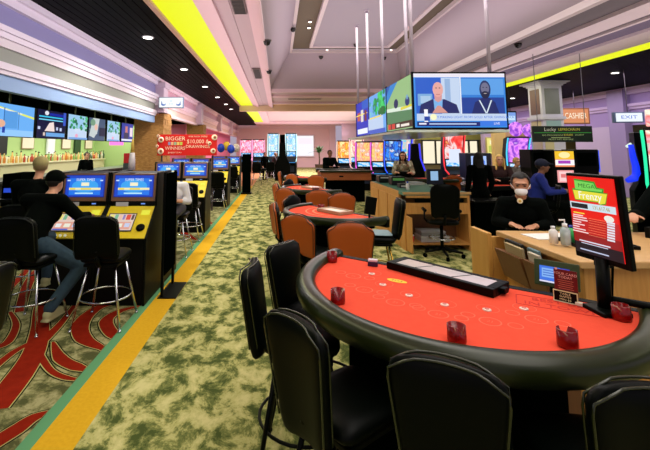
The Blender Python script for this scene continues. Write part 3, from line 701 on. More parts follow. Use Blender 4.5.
# faces -Y at rz 0; backrest centre is +.25 y behind
def put(src, bx, by, face, label, group=CHG):
    d = V(math.cos(face), math.sin(face), 0); o = V(bx, by, 0)+d*.25
    return dup(src, o, face+PI/2, label, group)
d_ = V(1, -.12, 0); MC0.location = (-.11+.25, 2.4-.03, 0); MC0.rotation_euler = (0, 0, math.atan2(-.12, 1)+PI/2)
put(MC0, .08, 2.86, R(-38), 'black padded stool at the far left corner of the foreground table, before orange chairs')
put(MC0, .11, 1.66, R(36), 'large black padded stool left of the foreground table, its back facing the camera')
put(MC0, .55, 1.36, R(62), 'black stool back at the bottom edge below the middle of the table')
put(MC0, 1.06, 1.24, R(84), 'black stool back at the bottom right corner of the photo')
# ============================================================ MIDDLE: card tables in a row
TG = 'card tables in the row behind'
def mid_table(px, py, Yc, label, rz=TR_, a=.8, bb=1.0, H=.86):
    c = at(px, py, Yc); t, f = game_table(label, (c.x, Yc+.25, 0), rz, a, bb, H, far=True, group=TG)
    return t, Matrix.Translation((c.x, Yc+.25, 0)) @ Matrix.Rotation(rz, 4, 'Z')
T2, M2 = game_table('red felt card table right behind the foreground one, ringed by brown-backed stools', (.84, 5.3, 0), R(-56), .75, .78, .93, far=True), Matrix.Translation((.84, 5.3, 0)) @ Matrix.Rotation(R(-56), 4, 'Z')
T3, M3 = game_table('red felt card table third in the row, smaller and farther down the aisle', (.82, 8.4, 0), R(-60), .76, .75, .93, far=True), Matrix.Translation((.82, 8.4, 0)) @ Matrix.Rotation(R(-60), 4, 'Z')
T4, M4 = game_table('red felt card table farthest along the aisle, just before the wood-fronted table', (.92, 11.6, 0), R(-60), .76, .75, .93, far=True), Matrix.Translation((.92, 11.6, 0)) @ Matrix.Rotation(R(-60), 4, 'Z')
for tt, c in ((T2, 0), (T3, 1), (T4, 2)):
    b = MB()
    ring2(b, V(0, 0, 0), .36, .39, .9312, 0, 24, PI, 2*PI); ring2(b, V(0, 0, 0), .46, .48, .9312, 0, 24, PI, 2*PI)
    b.build('felt_arc_print', [P((226, 130, 96), .9)], tt[1])
def mini_tray(M, x, y, w, label):
    t = thing('chip_tray', label, 'chip tray', M @ V(x, y, .9325), math.atan2(M[1][0], M[0][0]))
    b = MB(); b.bb((-w/2, -.12, 0), (w/2, -.09, .04)); b.bb((-w/2, .09, 0), (w/2, .12, .04)); b.bb((-w/2, -.09, 0), (-w/2+.03, .09, .04)); b.bb((w/2-.03, -.09, 0), (w/2, .09, .04)); b.build('frame', P((170, 140, 110), .4), t, bevel=.004)
    b = MB(); b.bb((-w/2+.03, -.09, .0), (w/2-.03, .09, .03)); b.build('chip_cover', P((226, 200, 176), .3), t)
mini_tray(M2, 0.02, -.14, .44, 'pale covered chip tray on the second red felt table')
mini_tray(M3, 0.0, -.14, .42, 'pale covered chip tray on the third red felt table')
def holder(M, x, y, label):
    p = M @ V(x, y, 0); t = thing('card_holder', label, 'red holder', (p.x, p.y, .931), 0)
    MB().lathe([(.045, 0), (.045, .06), (.04, .06), (.038, .01)], seg=16).build('cup', REDP, t); MB().lathe([(.036, .011), (.036, .03)], seg=12).build('discard_insert', P((120, 4, 8)), t)
holder(M2, -.32, -.08, 'red plastic holder at the far side of the second red felt table')
holder(M3, -.25, -.08, 'red plastic holder at the far side of the third red felt table')
# small display on table two
t = thing('table_display', 'small black tablet display standing on the right end of the second table', 'display', (1.04, 4.62, .9325), .5)
b = MB(); b.box((0, 0, .17), (.16, .02, .2), M=Matrix.Rotation(R(12), 4, 'Y')); b.build('screen', BLK, t, bevel=.006)
b = MB(); b.tube([(.03, .02, .0), (.03, .02, .1)], .012, 8); b.lathe([(.05, 0), (.05, .01)], seg=14); b.build('stand', BLK, t)
t = thing('card_box', 'small bright box lying on the third red felt table', 'box', M3 @ V(.3, -.25, .9325), .3)
MB().bb((-.06, -.04, 0), (.06, .04, .05)).build('box_base', P((90, 60, 60)), t, bevel=.004); MB().bb((-.06, -.04, .051), (.06, .04, .07)).build('box_lid', P((250, 250, 250)), t)
# brown backed stools
BR0 = None; BG = 'brown-backed stools around the card tables in the row'
def brown(px, py, Y, face, label):
    global BR0
    c = at(px, py, Y); x = c.x
    d = V(math.cos(face), math.sin(face), 0)
    if BR0 is None:
        BR0 = stool('casino_chair', label, 'chair', BLK, (0, 0, 0), 0, BG, seatz=.62, piping=P((40, 26, 14), .3), back=(.38, .46, .38), mats=[VINYL, BROWN], arch=.05)
        BR0.location = V(x, Y, 0)+d*.25; BR0.rotation_euler = (0, 0, face+PI/2)
    else: dup(BR0, V(x, Y, 0)+d*.25, face+PI/2, label, BG)
brown(350, 235, 3.85, R(86), 'brown-backed stool at the near side of the second table, back square to the camera')
brown(300, 232, 4.25, R(48), 'brown-backed stool at the near left of the second table, right of the edge-on one')
brown(277, 218, 5.15, R(10), 'brown-backed stool seen edge-on at the far left of the second table, by the aisle')
brown(319, 200, 6.75, R(80), 'brown-backed stool between the second and third tables, left one')
brown(341, 203, 6.35, R(98), 'brown-backed stool between the second and third tables, right one')
brown(287, 200, 7.1, R(48), 'brown-backed stool at the near left of the third table')
brown(278, 196, 8.0, R(14), 'brown-backed stool edge-on left of the third table by the aisle')
brown(294, 205, 5.95, R(-35), 'stool with its black front showing at the far left of the second table')
brown(290, 188, 9.1, R(-30), 'stool with its black front showing at the far left of the third table')
brown(316, 185, 10.6, R(85), 'brown-backed stool at the near side of the farthest aisle table')
brown(293, 186, 11.1, R(45), 'brown-backed stool left of the farthest aisle table')
brown(281, 182, 12.2, R(10), 'small brown-backed stool edge-on beside the farthest aisle table')
brown(453, 186, 10.6, R(85), 'brown-backed stool at the wooden poker table beyond the office chair')
# wood-fronted big table
t = thing('dice_table', 'long dark table with a wood panelled front across the aisle row', 'gaming table', (2.15, 13.2, 0), 0); DX = -.72
b = MB(); b.bb((DX, 0, .72), (.95, .08, .98)); b.bb((DX, .08, .72), (DX+.08, 1.2, .98)); b.bb((.87, .08, .72), (.95, 1.2, .98)); b.build('wood_front', noisemat('red_wood', [(132, 66, 30), (176, 98, 50)], 4, .4, stretch=(.6, 4, 4)), t, bevel=.01)
b = MB(); b.bb((DX-.05, -.06, .98), (1.0, .1, 1.05)); b.bb((DX-.05, 1.15, .98), (1.0, 1.28, 1.05)); b.build('rail', RAIL, t, bevel=.02)
b = MB(); b.bb((DX+.08, .08, .84), (.87, 1.2, .9)); b.build('bed', FELT, t)
b = MB(); b.bb((-.45, .15, 0), (.75, 1.1, .72)); b.build('base', BLKM, t)
b = MB(); b.bb((-.12, -.012, .82), (.02, 0, .87)); b.build('badge', BLK, t)
# ============================================================ PIT PODIUM
t = thing('pit_podium', 'wooden pit desk with open shelf and green top in the middle of the room', 'desk', (0, 0, 0), 0); PD = t
px0, px1, py0, py1 = 2.2, 3.35, 7.0, 9.5
b = MB(); b.bb((px0, py0+.3, 0), (px0+.05, py1, .98)); 
b.bb((px0, py0, 0), (px0+.04, py0+.28, .70)); b.build('side_panel', WOOD, t, bevel=.006)
b = MB()
for y in (7.5, 8.2, 8.9): b.bb((px0-.014, y-.16, .08), (px0-.001, y+.42, .88))
b.build('panel_moulding', WOOD, t, bevel=.006)
b = MB(); b.bb((px1-.04, py0, 0), (px1, py1, .98)); b.build('end_panel', WOOD, t)
b = MB(); b.bb((px0, py0, .94), (px1, py0+.3, .99)); b.bb((px0+.05, py0+.3, .94), (px1-.04, py1, .985)); b.build('desk_top', P((84, 140, 122), .5), t)
b = MB(); b.bb((px0-.02, py0-.02, .96), (px1+.02, py0+.0, 1.0)); b.build('edge_strip', WOODH, t)
b = MB(); b.bb((px0+.04, py0, .62), (px1-.04, py0+.03, .78)); b.build('drawer', WOOD, t, bevel=.005)
b = MB(); b.bb((px0+.04, py0, .78), (px1-.04, py0+.025, .81)); b.bb((px0+.04, py0, .9), (px1-.04, py0+.025, .94)); b.build('rail_board', WOOD, t)
b = MB(); b.bb((px0+.2, py0+.01, .82), (px1-.1, py0+.04, .885)); b.build('slot_opening', BLKM, t)
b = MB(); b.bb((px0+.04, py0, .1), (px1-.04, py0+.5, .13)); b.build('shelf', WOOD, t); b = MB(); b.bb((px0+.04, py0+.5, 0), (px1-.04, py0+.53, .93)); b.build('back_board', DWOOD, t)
b = MB(); b.prism([(px0+.02, py0-.26, .02), (px0+.05, py0-.26, .02), (px0+.05, py0-.02, .02), (px0+.02, py0-.02, .02)], (0, 0, .58)); b.build('door', WOOD, t, bevel=.005)
for k, (x, z, w, h, c, lb) in enumerate(((2.75, .131, .5, .1, (196, 196, 200), 'pale flat box on the pit desk shelf, lower one of the two'), (2.72, .235, .42, .08, (150, 152, 158), 'grey flat box on the pit desk shelf, upper one of the two'))):
    q = thing('storage_box', lb, 'box', (x, py0+.22, z), 0)
    MB().bb((-w/2, -.16, 0), (w/2, .16, h*.7)).build('box_base', P(c), q, bevel=.004); MB().bb((-w/2-.005, -.165, h*.7+.001), (w/2+.005, .165, h)).build('box_lid', P(tuple(min(255, v+24) for v in c)), q, bevel=.004)
q = thing('cup', 'small red and white cup on the pit desk shelf', 'cup', (2.36, py0+.12, .131), 0)
MB().lathe([(.03, 0), (.04, .1), (.036, .1), (.028, .01)], seg=14).build('cup_body', P((226, 40, 40)), q); MB().lathe([(.042, .1), (.042, .115)], seg=14).build('lid', WHITE, q)
# things on the podium
def box_thing(name, label, cat, loc, d, col, part2=None, rz=0, group=None, r=.4):
    q = thing(name, label, cat, loc, rz, group); MB().bb((-d[0]/2, -d[1]/2, 0), (d[0]/2, d[1]/2, d[2])).build('casing', P(col, r), q, bevel=min(d)*.12)
    if part2:
        nm, col2, z0, z1 = part2; MB().bb((-d[0]*.4, -d[1]/2-.004, z0), (d[0]*.4, -d[1]/2-.0005, z1)).build(nm, E(col2, 1) if 'screen' in nm else P(col2), q)
    return q
box_thing('till_printer', 'dark printer on the far left end of the pit desk', 'printer', (2.45, 9.2, .9865), (.3, .3, .16), (20, 24, 26), ('paper_slot', (230, 230, 230), .1, .13))
box_thing('till_printer', 'black printer with green light on the pit desk behind the green mat', 'printer', (2.55, 8.55, .9865), (.3, .25, .18), (24, 28, 30), ('status_panel', (130, 220, 120), .1, .15))
box_thing('telephone', 'dark desk telephone on the pit desk, nearer than the printers', 'telephone', (2.5, 7.95, .9865), (.2, .2, .08), (30, 34, 40), ('keypad', (200, 200, 200), .02, .05))
t = thing('sanitizer_bottle', 'small white bottle with blue cap on the left of the pit desk', 'bottle', (2.42, 7.45, .9865), 0)
MB().lathe([(.03, 0), (.032, .1), (.014, .13)], seg=14).build('bottle_body', WHITE, t); MB().lathe([(.015, .131), (.015, .16)], seg=12).build('cap', P((40, 70, 190)), t)
t = thing('monitor', 'black monitor with a pale blue sheet on the right of the pit desk', 'monitor', (3.15, 8.0, .9865), .15)
MB().bb((-.17, -.02, .06), (.17, .02, .36)).build('screen_housing', P((16, 26, 50), .4), t, bevel=.006); MB().bb((-.1, -.0245, .14), (.06, -.0205, .32)).build('screen', E((150, 190, 230), .9), t)
b = MB(); b.bb((-.02, -.015, .005), (.02, .015, .06)); b.bb((-.09, -.06, 0), (.09, .06, .01)); b.build('stand', BLK, t)
t = thing('paper_stack', 'stack of white papers lying across the pit desk', 'papers', (2.85, 8.6, .9865), .2)
MB().bb((-.25, -.15, 0), (.25, .15, .05)).build('pages', WHITE, t); MB().box((0.02, 0, .0555), (.4, .26, .008), .1).build('folder', P((190, 200, 210)), t)
# office chair
def office_chair(label, loc, rz):
    t = thing('office_chair', label, 'chair', loc, rz)
    for k in range(5):
        a = 2*PI*k/5+.35; b = MB(); b.tube([(.04*math.cos(a), .04*math.sin(a), .12), (.31*math.cos(a), .31*math.sin(a), .085)], [.028, .018], 8); lg = b.build('leg', BLK, t)
        b = MB(); cx, cy = .31*math.cos(a), .31*math.sin(a); b.tube([(cx-.02*math.sin(a), cy+.02*math.cos(a), .034), (cx+.02*math.sin(a), cy-.02*math.cos(a), .034)], .032, 12); b.build('caster', BLKM, lg)
    MB().tube([(0, 0, .1), (0, 0, .52)], .028, 10).build('gas_lift', BLK, t)
    b = MB(); b.tube([(.2*math.cos(2*PI*k/24), .2*math.sin(2*PI*k/24), .3) for k in range(24)], .01, 6, True)
    for k in range(3): a = 2*PI*k/3; b.tube([(0, 0, .3), (.2*math.cos(a), .2*math.sin(a), .3)], .008, 6)
    b.build('foot_ring', CHROME, t)
    b = MB(); b.cushion(.48, .46, .44, .1, Matrix.Translation((0, .22, .57)) @ Matrix.Rotation(PI/2, 4, 'X'), rc=.1, e=6); b.build('seat', VINYL, t)
    b = MB(); b.cushion(.42, .46, .54, .08, Matrix.Translation((0, .24, .66)) @ Matrix.Rotation(R(-8), 4, 'X'), rc=.12, curve=-.05, e=6); b.build('backrest', VINYL, t)
    b = MB(); b.tube([(0, .1, .53), (0, .24, .55), (0, .3, .7)], .022, 8); b.build('back_bracket', BLK, t)
    for s_ in (1, -1):
        b = MB(); b.tube([(.22*s_, .05, .54), (.27*s_, .05, .6), (.27*s_, .05, .74)], .015, 8); b.cap((.27*s_, -.08, .75), (.27*s_, .14, .75), .026, .026, 8); b.build('armrest', BLK, t)
    return t
g = gp(444, 258); office_chair('black swivel office chair on five casters facing the pit desk', (g.x+.02, g.y+.1, 0), R(170)+PI*0+.0)
# black shell chair beside the podium
t = stool('casino_chair', 'black stool with a pale seat seen side-on between the second table and the pit desk', 'chair', BRASS, (0, 0, 0), 0, None, seatz=.62, back=(.3, .4, .5), bz=.05)
t.location = (1.27, 5.2, 0); t.rotation_euler = (0, 0, -PI/2-.1)
MB().cushion(.36, .36, .36, .02, Matrix.Translation((0, .18, .68)) @ Matrix.Rotation(PI/2, 4, 'X'), rc=.08).build('seat_pad', P((130, 158, 166), .5), t)
# ============================================================ RIGHT COUNTER
t = thing('pit_counter', 'oak counter with angled corner and file pockets behind the foreground table', 'counter', (0, 0, 0), 0)
cx, cyn, cyf, ch = 1.9, 2.58, 3.42, 1.05
b = MB(); b.bb((cx+.02, cyn+.02, 0), (cx+.06, cyf, ch-.04)); b.build('side_panel', WOOD, t)
b = MB(); b.bb((cx+.02, cyn-.02, 0), (4.6, cyn+.02, ch-.04)); b.build('front_panel', WOOD, t)
b = MB(); 
for x in (2.45, 3.2, 3.95): b.bb((x, cyn-.035, .0), (x+.03, cyn-.021, ch-.05))
b.build('stile', WOOD, t)
b = MB(); b.prism([(cx-.03, cyn-.06, ch-.04), (4.6, cyn-.06, ch-.04), (4.6, cyf-.1, ch-.04), (2.6, cyf, ch-.04), (cx-.03, cyf+.05, ch-.04)], (0, 0, .045)); b.build('counter_top', WOODH, t, bevel=.008)
b = MB(); b.bb((1.8, cyf+.06, 0), (1.84, cyf+.36, ch-.02)); b.bb((1.84, cyf+.06, 0), (2.0, cyf+.09, ch-.05)); b.build('end_board', noisemat('gold_wood', [(196, 140, 60), (222, 170, 90)], 3, .5, stretch=(6, 6, .6)), t, bevel=.005)
def pocket(y0, y1, z0, z1, nm='file_pocket'):
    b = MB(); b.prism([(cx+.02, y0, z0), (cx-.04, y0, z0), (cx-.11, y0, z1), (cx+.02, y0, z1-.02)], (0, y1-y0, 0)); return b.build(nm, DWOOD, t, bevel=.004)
pocket(3.02, 3.36, .72, .94); pocket(2.78, 2.99, .68, .95)
for k, (y, z, c) in enumerate(((3.1, .93, (170, 150, 110)), (3.14, .95, (20, 24, 26)), (3.2, .92, (176, 160, 124)), (2.86, .93, (190, 180, 160)), (2.9, .95, (90, 120, 130)), (2.95, .93, (150, 136, 110)))):
    q = tag(MB().box((0, 0, .045), (.02, .22 if k < 3 else .12, .09), M=Matrix.Rotation(R(-10), 4, 'Y')).build('file_folder', P(c), loc=(cx-.065+k % 3*.026, y+.03, z-.01)), ['cream file standing in the left wall pocket of the counter', 'black folder standing in the left wall pocket of the counter', 'white file at the back of the left wall pocket', 'white paper in the small pocket of the counter', 'grey blue paper in the small pocket of the counter', 'pale paper at the back of the small pocket'][k], 'folder', 'files in the counter pockets')
# card-shuffler screen on the counter side
p0, p1 = at(533, 262, 2.55), at(577, 290, 2.25)
t = thing('touch_monitor', 'small tilted monitor with a blue screen at the dealer side of the table', 'monitor', (1.70, 2.5, .82), 0); t.scale = (.86, .86, .86)
SMn = Matrix.Translation((0, 0, .10)) @ Matrix.Rotation(R(-42), 4, 'Z') @ Matrix.Rotation(R(-14), 4, 'X')
b = MB(); b.box((0, .02, .09), (.27, .035, .18), M=SMn); b.build('housing', P((52, 66, 34), .4), t, bevel=.006)
picture('screen', .18, .11, [((60, 120, 236), rc(0, .12, .7, 1)), ((140, 190, 250), rc(.08, .3, .6, .86)), ((60, 110, 220), rc(.12, .7, .5, .76)), ((60, 110, 220), rc(.12, .55, .55, .61)), ((60, 110, 220), rc(.12, .4, .5, .46)), ((240, 240, 250), rc(.72, .5, 1, .8)), ((20, 40, 130), rc(.74, .55, .96, .72)), ((230, 230, 250), rc(0, 0, .7, .1))], t, SMn @ Matrix.Translation((-.01, -.0035, .028)), back=(30, 60, 190), s=.9)
b = MB(); b.tube([(0, .05, .0), (0.02, .06, .14)], .02, 8); b.box((0, .03, .01), (.14, .1, .02)); b.build('stand', BLK, t)
b = MB(); b.bb((-.12, .0, -.953), (.12, .12, .0)); b.build('pedestal_box', DWOOD, t)
# on the counter
t = thing('paper_sheet', 'white sheets lying on the counter in front of the masked dealer', 'papers', (2.16, 3.22, ch+.006), .1)
MB().box((0, 0, .003), (.34, .2, .005)).build('top_sheet', WHITE, t); MB().box((.02, .01, -.0005), (.34, .2, .003), .06).build('lower_sheet', P((220, 218, 212)), t)
t = thing('tray', 'flat black tray on the counter under the bottles', 'tray', (2.32, 2.95, ch+.006), -.1)
MB().bb((-.2, -.13, 0), (.2, .13, .012)).build('base', BLK, t); b = MB(); b.bb((-.2, -.13, .012), (.2, -.12, .024)); b.bb((-.2, .12, .012), (.2, .13, .024)); b.bb((-.2, -.12, .012), (-.19, .12, .024)); b.bb((.19, -.12, .012), (.2, .12, .024)); b.build('lip', BLK, t)
def bottle(px, Yb, h, r, col, capc, label, pump=False):
    p = at(px, 230, Yb); q = thing('bottle', label, 'bottle', (p.x, Yb, ch+.019), 0, 'bottles on the counter')
    MB().lathe([(r, 0), (r, h*.65), (r*.45, h*.78)], seg=16).build('bottle_body', col, q); b = MB(); b.lathe([(r*.5, h*.79), (r*.5, h*.92)], seg=12)
    if pump: b.tube([(0, 0, h*.92), (0, 0, h*1.08), (-r*1.2, 0, h*1.08)], r*.2, 6)
    b.build('cap', capc, q)
bottle(553, 2.95, .13, .028, WHITE, P((230, 230, 236)), 'short white bottle on the black tray at the left')
bottle(565, 2.9, .16, .032, mat('clear_gel', (206, 222, 226), .1, trans=.4), P((250, 250, 250)), 'clear pump bottle in the middle of the black tray', True)
bottle(571, 2.98, .13, .026, P((60, 180, 90), .3), P((60, 70, 170)), 'green bottle at the right of the black tray')
# ============================================================ the other tables on the right
t, f = game_table('small red felt card table where the blonde woman sits', (5.05, 8.9, 0), PI+.25, .8, 1.0, .93, far=True)
t, f = game_table('low red card table in front of the glowing red slot machine', (4.35, 11.4, 0), .1, .85, 1.0, .93, far=True)
t = thing('dark_block', 'plain black block filling the dark mass before the standing person in black', 'dark mass', (3.85, 7.45, 0), .1)  # plain block in place of an unclear black mass
MB().bb((-.34, -.2, 0), (.34, .2, .78)).build('cabinet', BLKM, t, bevel=.01); MB().bb((-.36, -.22, .781), (.36, .22, .82)).build('lid', BLK, t, bevel=.008)
# ============================================================ SLOT MACHINES, LEFT ROWS
GOLD = noisemat('gold_panel', [(222, 192, 16), (250, 226, 50)], 8, .35, spec=.6)
def slant_slot(label, loc, rz, group, s=1.0):
    t = thing('slot_machine', label, 'slot machine', loc, rz, group)
    w = .29
    prof = [(.0, 0), (.0, .72), (.36, 1.04), (.36, 1.07), (.42, 1.44), (.66, 1.46), (.66, 0)]
    b = MB(); b.prism([(-w+.02, y, z) for y, z in prof], (2*w-.04, 0, 0)); b.build('cabinet', mat('slot_black', (4, 6, 4), .4, spec=.15), t)
    pr2 = [(-.02, 0), (-.02, .74), (.34, 1.06), (.33, 1.1), (.38, 1.46), (.67, 1.46), (.67, 0)]
    for sg in (-1, 1):
        b = MB(); b.prism([(sg*w-.012, y, z) for y, z in pr2], (.024, 0, 0)); b.build('side_panel', mat('slot_side', (5, 8, 4), .45, spec=.15), t, bevel=.006)
    A = math.atan2(1.06-.74, .36); Mp = Matrix.Translation((0, .18, .885)) @ Matrix.Rotation(A, 4, 'X')
    b = MB(); b.box((0, 0, 0), (2*w-.03, .47, .02), M=Mp); b.build('play_panel', GOLD, t, bevel=.004)
    scr = [((20, 24, 30), rc(0, 0, 1, 1)), ((240, 214, 200), rc(.03, .05, .97, .95)), ((236, 80, 60), rc(.66, .62, .82, .92)), ((240, 170, 150), rc(.05, .1, .9, .5)), ((250, 236, 130), rc(.06, .62, .2, .92)),
           ((130, 190, 150), rc(.24, .62, .36, .92)), ((250, 200, 180), rc(.4, .62, .5, .9)), ((150, 130, 200), rc(.54, .62, .62, .9)), ((60, 90, 210), rc(.05, .05, .6, .12)), ((250, 250, 250), rc(.1, .2, .3, .4)), ((250, 250, 230), rc(.4, .2, .62, .4)), ((210, 220, 250), rc(.7, .2, .88, .42)), ((90, 60, 60), rc(.86, .6, .95, .9))]
    picture('play_screen', .33, .26, scr, t, Matrix.Translation((-.07, .06, .80)) @ Matrix.Rotation(A-PI/2, 4, 'X') @ Matrix.Translation((0, -.004, .0)), back=(30, 30, 40), s=.85)
    b = MB(); b.lathe([(.05, 0), (.052, .012), (.03, .03)], seg=18, M=Matrix.Translation((.19, .1, .832)) @ Matrix.Rotation(A, 4, 'X')); b.build('bill_acceptor', BLK, t)
    b = MB(); b.box((.19, .13, .012), (.1, .07, .012), M=Mp); b.build('acceptor_light', E((238, 236, 60), .9), t)
    for k in range(4):
        b = MB(); b.lathe([(.016, 0), (.014, .012)], seg=12, M=Mp @ Matrix.Translation((-.2+k*.055, -.2, .011))); b.build('button', E((240, 238, 200), .6), t)
    Mt = Matrix.Translation((0, .36, 1.105)) @ Matrix.Rotation(-.12, 4, 'X')
    b = MB(); b.box((0, 0.0, .17), (2*w-.03, .02, .34), M=Mt); b.build('screen_bezel', P((130, 96, 74), .4), t, bevel=.005)
    scr = [((20, 70, 200), rc(.02, .03, .98, .97)), ((30, 120, 240), rc(.1, .1, .9, .85)), ((60, 170, 250), el(.5, .5, .34, .3)), ((230, 240, 255), ('SUPER TIMES', .5, .78, .17, .9)), ((250, 246, 210), rc(.4, .5, .6, .66)),
           ((250, 240, 180), rc(.1, .32, .9, .42)), ((240, 220, 90), rc(.12, .33, .26, .41)), ((240, 220, 90), rc(.4, .33, .66, .41)), ((190, 240, 255), rc(.26, .14, .72, .2)), ((200, 225, 255), rc(.04, .72, .12, .78)), ((200, 225, 255), rc(.88, .72, .95, .78))]
    picture('top_screen', .49, .27, scr, t, Mt @ Matrix.Translation((0, -.015, .05)), back=(10, 40, 150), s=.95)
    b = MB(); b.box((.13, -.014, -.03), (.05, .004, .015), M=Mt); b.build('badge', E((120, 160, 250), .8), t)
    b = MB(); b.box((-.13, -.012, -.035), (.15, .01, .05), M=Mt); b.build('ticket_panel', P((190, 190, 200)), t)
    return t
RG = 'slanted blue-screen slot machines along the aisle'
s0 = slant_slot('slanted slot machine nearest the camera at the aisle end of the front row', (-1.80, 4.62, 0), 0, RG)
def sm(x, y, label, rz=0): return dup(s0, (x, y, 0), rz, label, RG)
sm(-2.41, 4.62, 'slanted slot machine the seated man in the cap plays in the front row')
sm(-1.80, 5.98, 'slot machine back to back behind the front row, aisle end, mostly hidden', PI)
sm(-2.41, 5.98, 'slot machine back to back behind the front row, inner one, mostly hidden', PI)
sm(-1.84, 8.5, 'aisle-end slot machine of the second row, below the red banner'); sm(-2.45, 8.5, 'left slot machine of the second row, below the red banner')
sm(-1.84, 12.2, 'aisle-end slot machine of the third row'); sm(-2.45, 12.2, 'inner slot machine of the third row')
sm(-3.06, 12.2, 'leftmost slot machine of the third row, half hidden by the second'); sm(-1.84, 16, 'aisle-end slot machine of the fourth, farthest row'); sm(-2.45, 16, 'inner slot machine of the fourth, farthest row')
# stools at the slots
ST0 = stool('slot_stool', 'empty black stool with chrome legs at the front row slot machine by the aisle', 'stool', CHROME, (0, 0, 0), 0, 'chrome-legged stools at the slot machines', seatz=.66, piping=P((20, 26, 16), .3), back=(.44, .42, .42))
def slst(x, y, face, label):
    dup(ST0, (x, y, 0), face+PI/2, label, 'chrome-legged stools at the slot machines')
ST0.location = (-1.76, 4.2, 0); ST0.rotation_euler = (0, 0, PI/2+PI/2+.0)
slst(-2.47, 4.12, PI/2-.1, 'black stool with chrome legs under the seated man in the cap')
slst(-3.05, 5.0, PI/2, 'black stool under the second man at the left edge, in the dark')
slst(-1.86, 2.2, PI+.15, 'black stool cut off by the left edge of the photo')
slst(-1.72, 6.78, -PI/2, 'chrome-legged stool under the player in white')
slst(-1.75, 7.95, PI/2, 'empty stool at the aisle end of the second row'); slst(-2.4, 7.95, PI/2, 'empty stool at the left machine of the second row')
slst(-1.75, 11.65, PI/2, 'empty stool at the aisle end of the third row'); slst(-1.75, 15.4, PI/2, 'empty stool at the aisle end of the fourth row')
# sign stand edge-on
t = thing('sign_stand', 'thin black floor sign stand seen edge-on at the aisle end of the front row', 'sign stand', (-1.36, 5.1, 0), 0)
MB().bb((-.02, -.24, .25), (.012, .24, 1.45)).build('sign_board', BLKM, t, bevel=.004)
b = MB(); b.bb((-.03, -.26, .0), (.0, -.22, 1.47)); b.bb((-.03, .22, .0), (.0, .26, 1.47)); b.build('upright', BLK, t)
b = MB(); b.bb((-.06, -.28, 0), (.16, .28, .012)); b.build('base_plate', BLK, t, bevel=.004)
# ============================================================ TALL GLOWING MACHINES
def artmat(nm, cols, scale=4, s=1.15): return noisemat('art_'+nm, cols, scale*.6, emit=s, detail=3, dist=.6, pos=[.3+.4*i/(len(cols)-1) for i in range(len(cols))], stretch=(1, 1, .8))
PINKA = artmat('pink', [(250, 120, 190), (255, 210, 235), (250, 70, 120), (255, 240, 250), (230, 130, 240)], 5)
CYANA = artmat('cyan', [(150, 240, 250), (240, 255, 255), (120, 200, 250), (250, 230, 210), (200, 250, 240)], 6)
BLUEA = artmat('blue', [(20, 60, 230), (60, 150, 250), (20, 20, 140), (190, 230, 255), (240, 120, 60)], 7)
WARMA = artmat('warm', [(250, 90, 90), (255, 220, 120), (250, 150, 130), (255, 245, 230), (120, 30, 40)], 7)
REDA = artmat('red', [(230, 30, 40), (250, 90, 80), (255, 225, 225), (200, 10, 20), (250, 200, 120)], 5)
PURA = artmat('purple', [(180, 60, 240), (240, 150, 250), (120, 30, 200), (250, 220, 250)], 6)
YELA = artmat('yellow', [(255, 220, 60), (250, 120, 40), (255, 245, 170), (240, 90, 110)], 7)
GRNA = artmat('green', [(60, 230, 170), (250, 180, 190), (250, 110, 110), (255, 240, 220), (30, 120, 110)], 6)
def tall_slot(label, x, y, rz, glow, art, group, h=2.2, w=.72, topper=None, low=(60, 160, 240)):
    t = thing('tall_slot_machine', label, 'slot machine', (x, y, 0), rz, group); k = h/2.2
    front = [(-.25, .74), (-.27, .80), (.02, .92), (.1, 1.05), (.14, 1.3), (.14, 1.6), (.08, 1.9), (.0, 2.12)]
    prof = [(-.05, 0), (-.05, .66)]+front+[(.06, 2.18), (.3, 2.1), (.42, 1.6), (.48, .9), (.48, 0)]
    prof = [(p, z*k) for p, z in prof]
    b = MB(); b.prism([(-w/2+.03, p, z) for p, z in prof], (w-.06, 0, 0)); b.build('cabinet', mat('slot_black', (4, 6, 4), .4, spec=.15), t)
    b = MB(); arc = [(p-.006, z*k) for p, z in front[2:]]
    for (a, c) in list(zip(arc, arc[1:]))[2:]: b.poly([(-w/2+.07, a[0], a[1]), (w/2-.07, a[0], a[1]), (w/2-.07, c[0], c[1]), (-w/2+.07, c[0], c[1])])
    bmesh.ops.remove_doubles(b.bm, verts=b.bm.verts, dist=1e-4); b.build('curved_screen', art, t)
    b = MB(); a, c = arc[1], arc[2]; b.poly([(-w/2+.1, a[0], a[1]), (w/2-.1, a[0], a[1]), (w/2-.1, c[0], c[1]-.04), (-w/2+.1, c[0], c[1]-.04)]); b.build('play_screen', noisemat('play_art', [(30, 90, 220), (90, 190, 250), (230, 245, 255), (60, 60, 200)], 7, emit=1.1, pos=[.3, .45, .55, .7]), t)
    for sg in (-1, 1):
        b = MB(); b.tube([(sg*(w/2-.015), p-.02, z*k) for p, z in front[1:]], .026, 6); b.build('edge_light', E(glow, 1.3), t)
    b = MB(); b.prism([(-w/2+.06, -.26, .745*k), (w/2-.06, -.26, .745*k), (w/2-.06, .0, .86*k), (-w/2+.06, .0, .86*k)], (0, -.012, .025)); b.build('button_deck', E(low, .8), t)
    b = MB(); b.bb((-.2, -.058, .3*k), (.2, -.05, .6*k)); b.build('belly_panel', P((40, 50, 70), .3), t)
    if topper:
        b = MB()
        if topper == 'round': b.lathe([(.01, 0), (.24, .02), (.26, .05), (.24, .08), (.01, .1)], seg=22, M=Matrix.Translation((0, .2, h+.24)) @ Matrix.Rotation(PI/2, 4, 'X'))
        else: b.bb((-w/2+.08, .05, h+.0), (w/2-.08, .16, h+.34))
        b.build('topper', art, t, bevel=.02)
    return t
TGp = 'tall glowing slot machines across the room'
def tat(px, Y): return (px-HX)/F*Y*.995
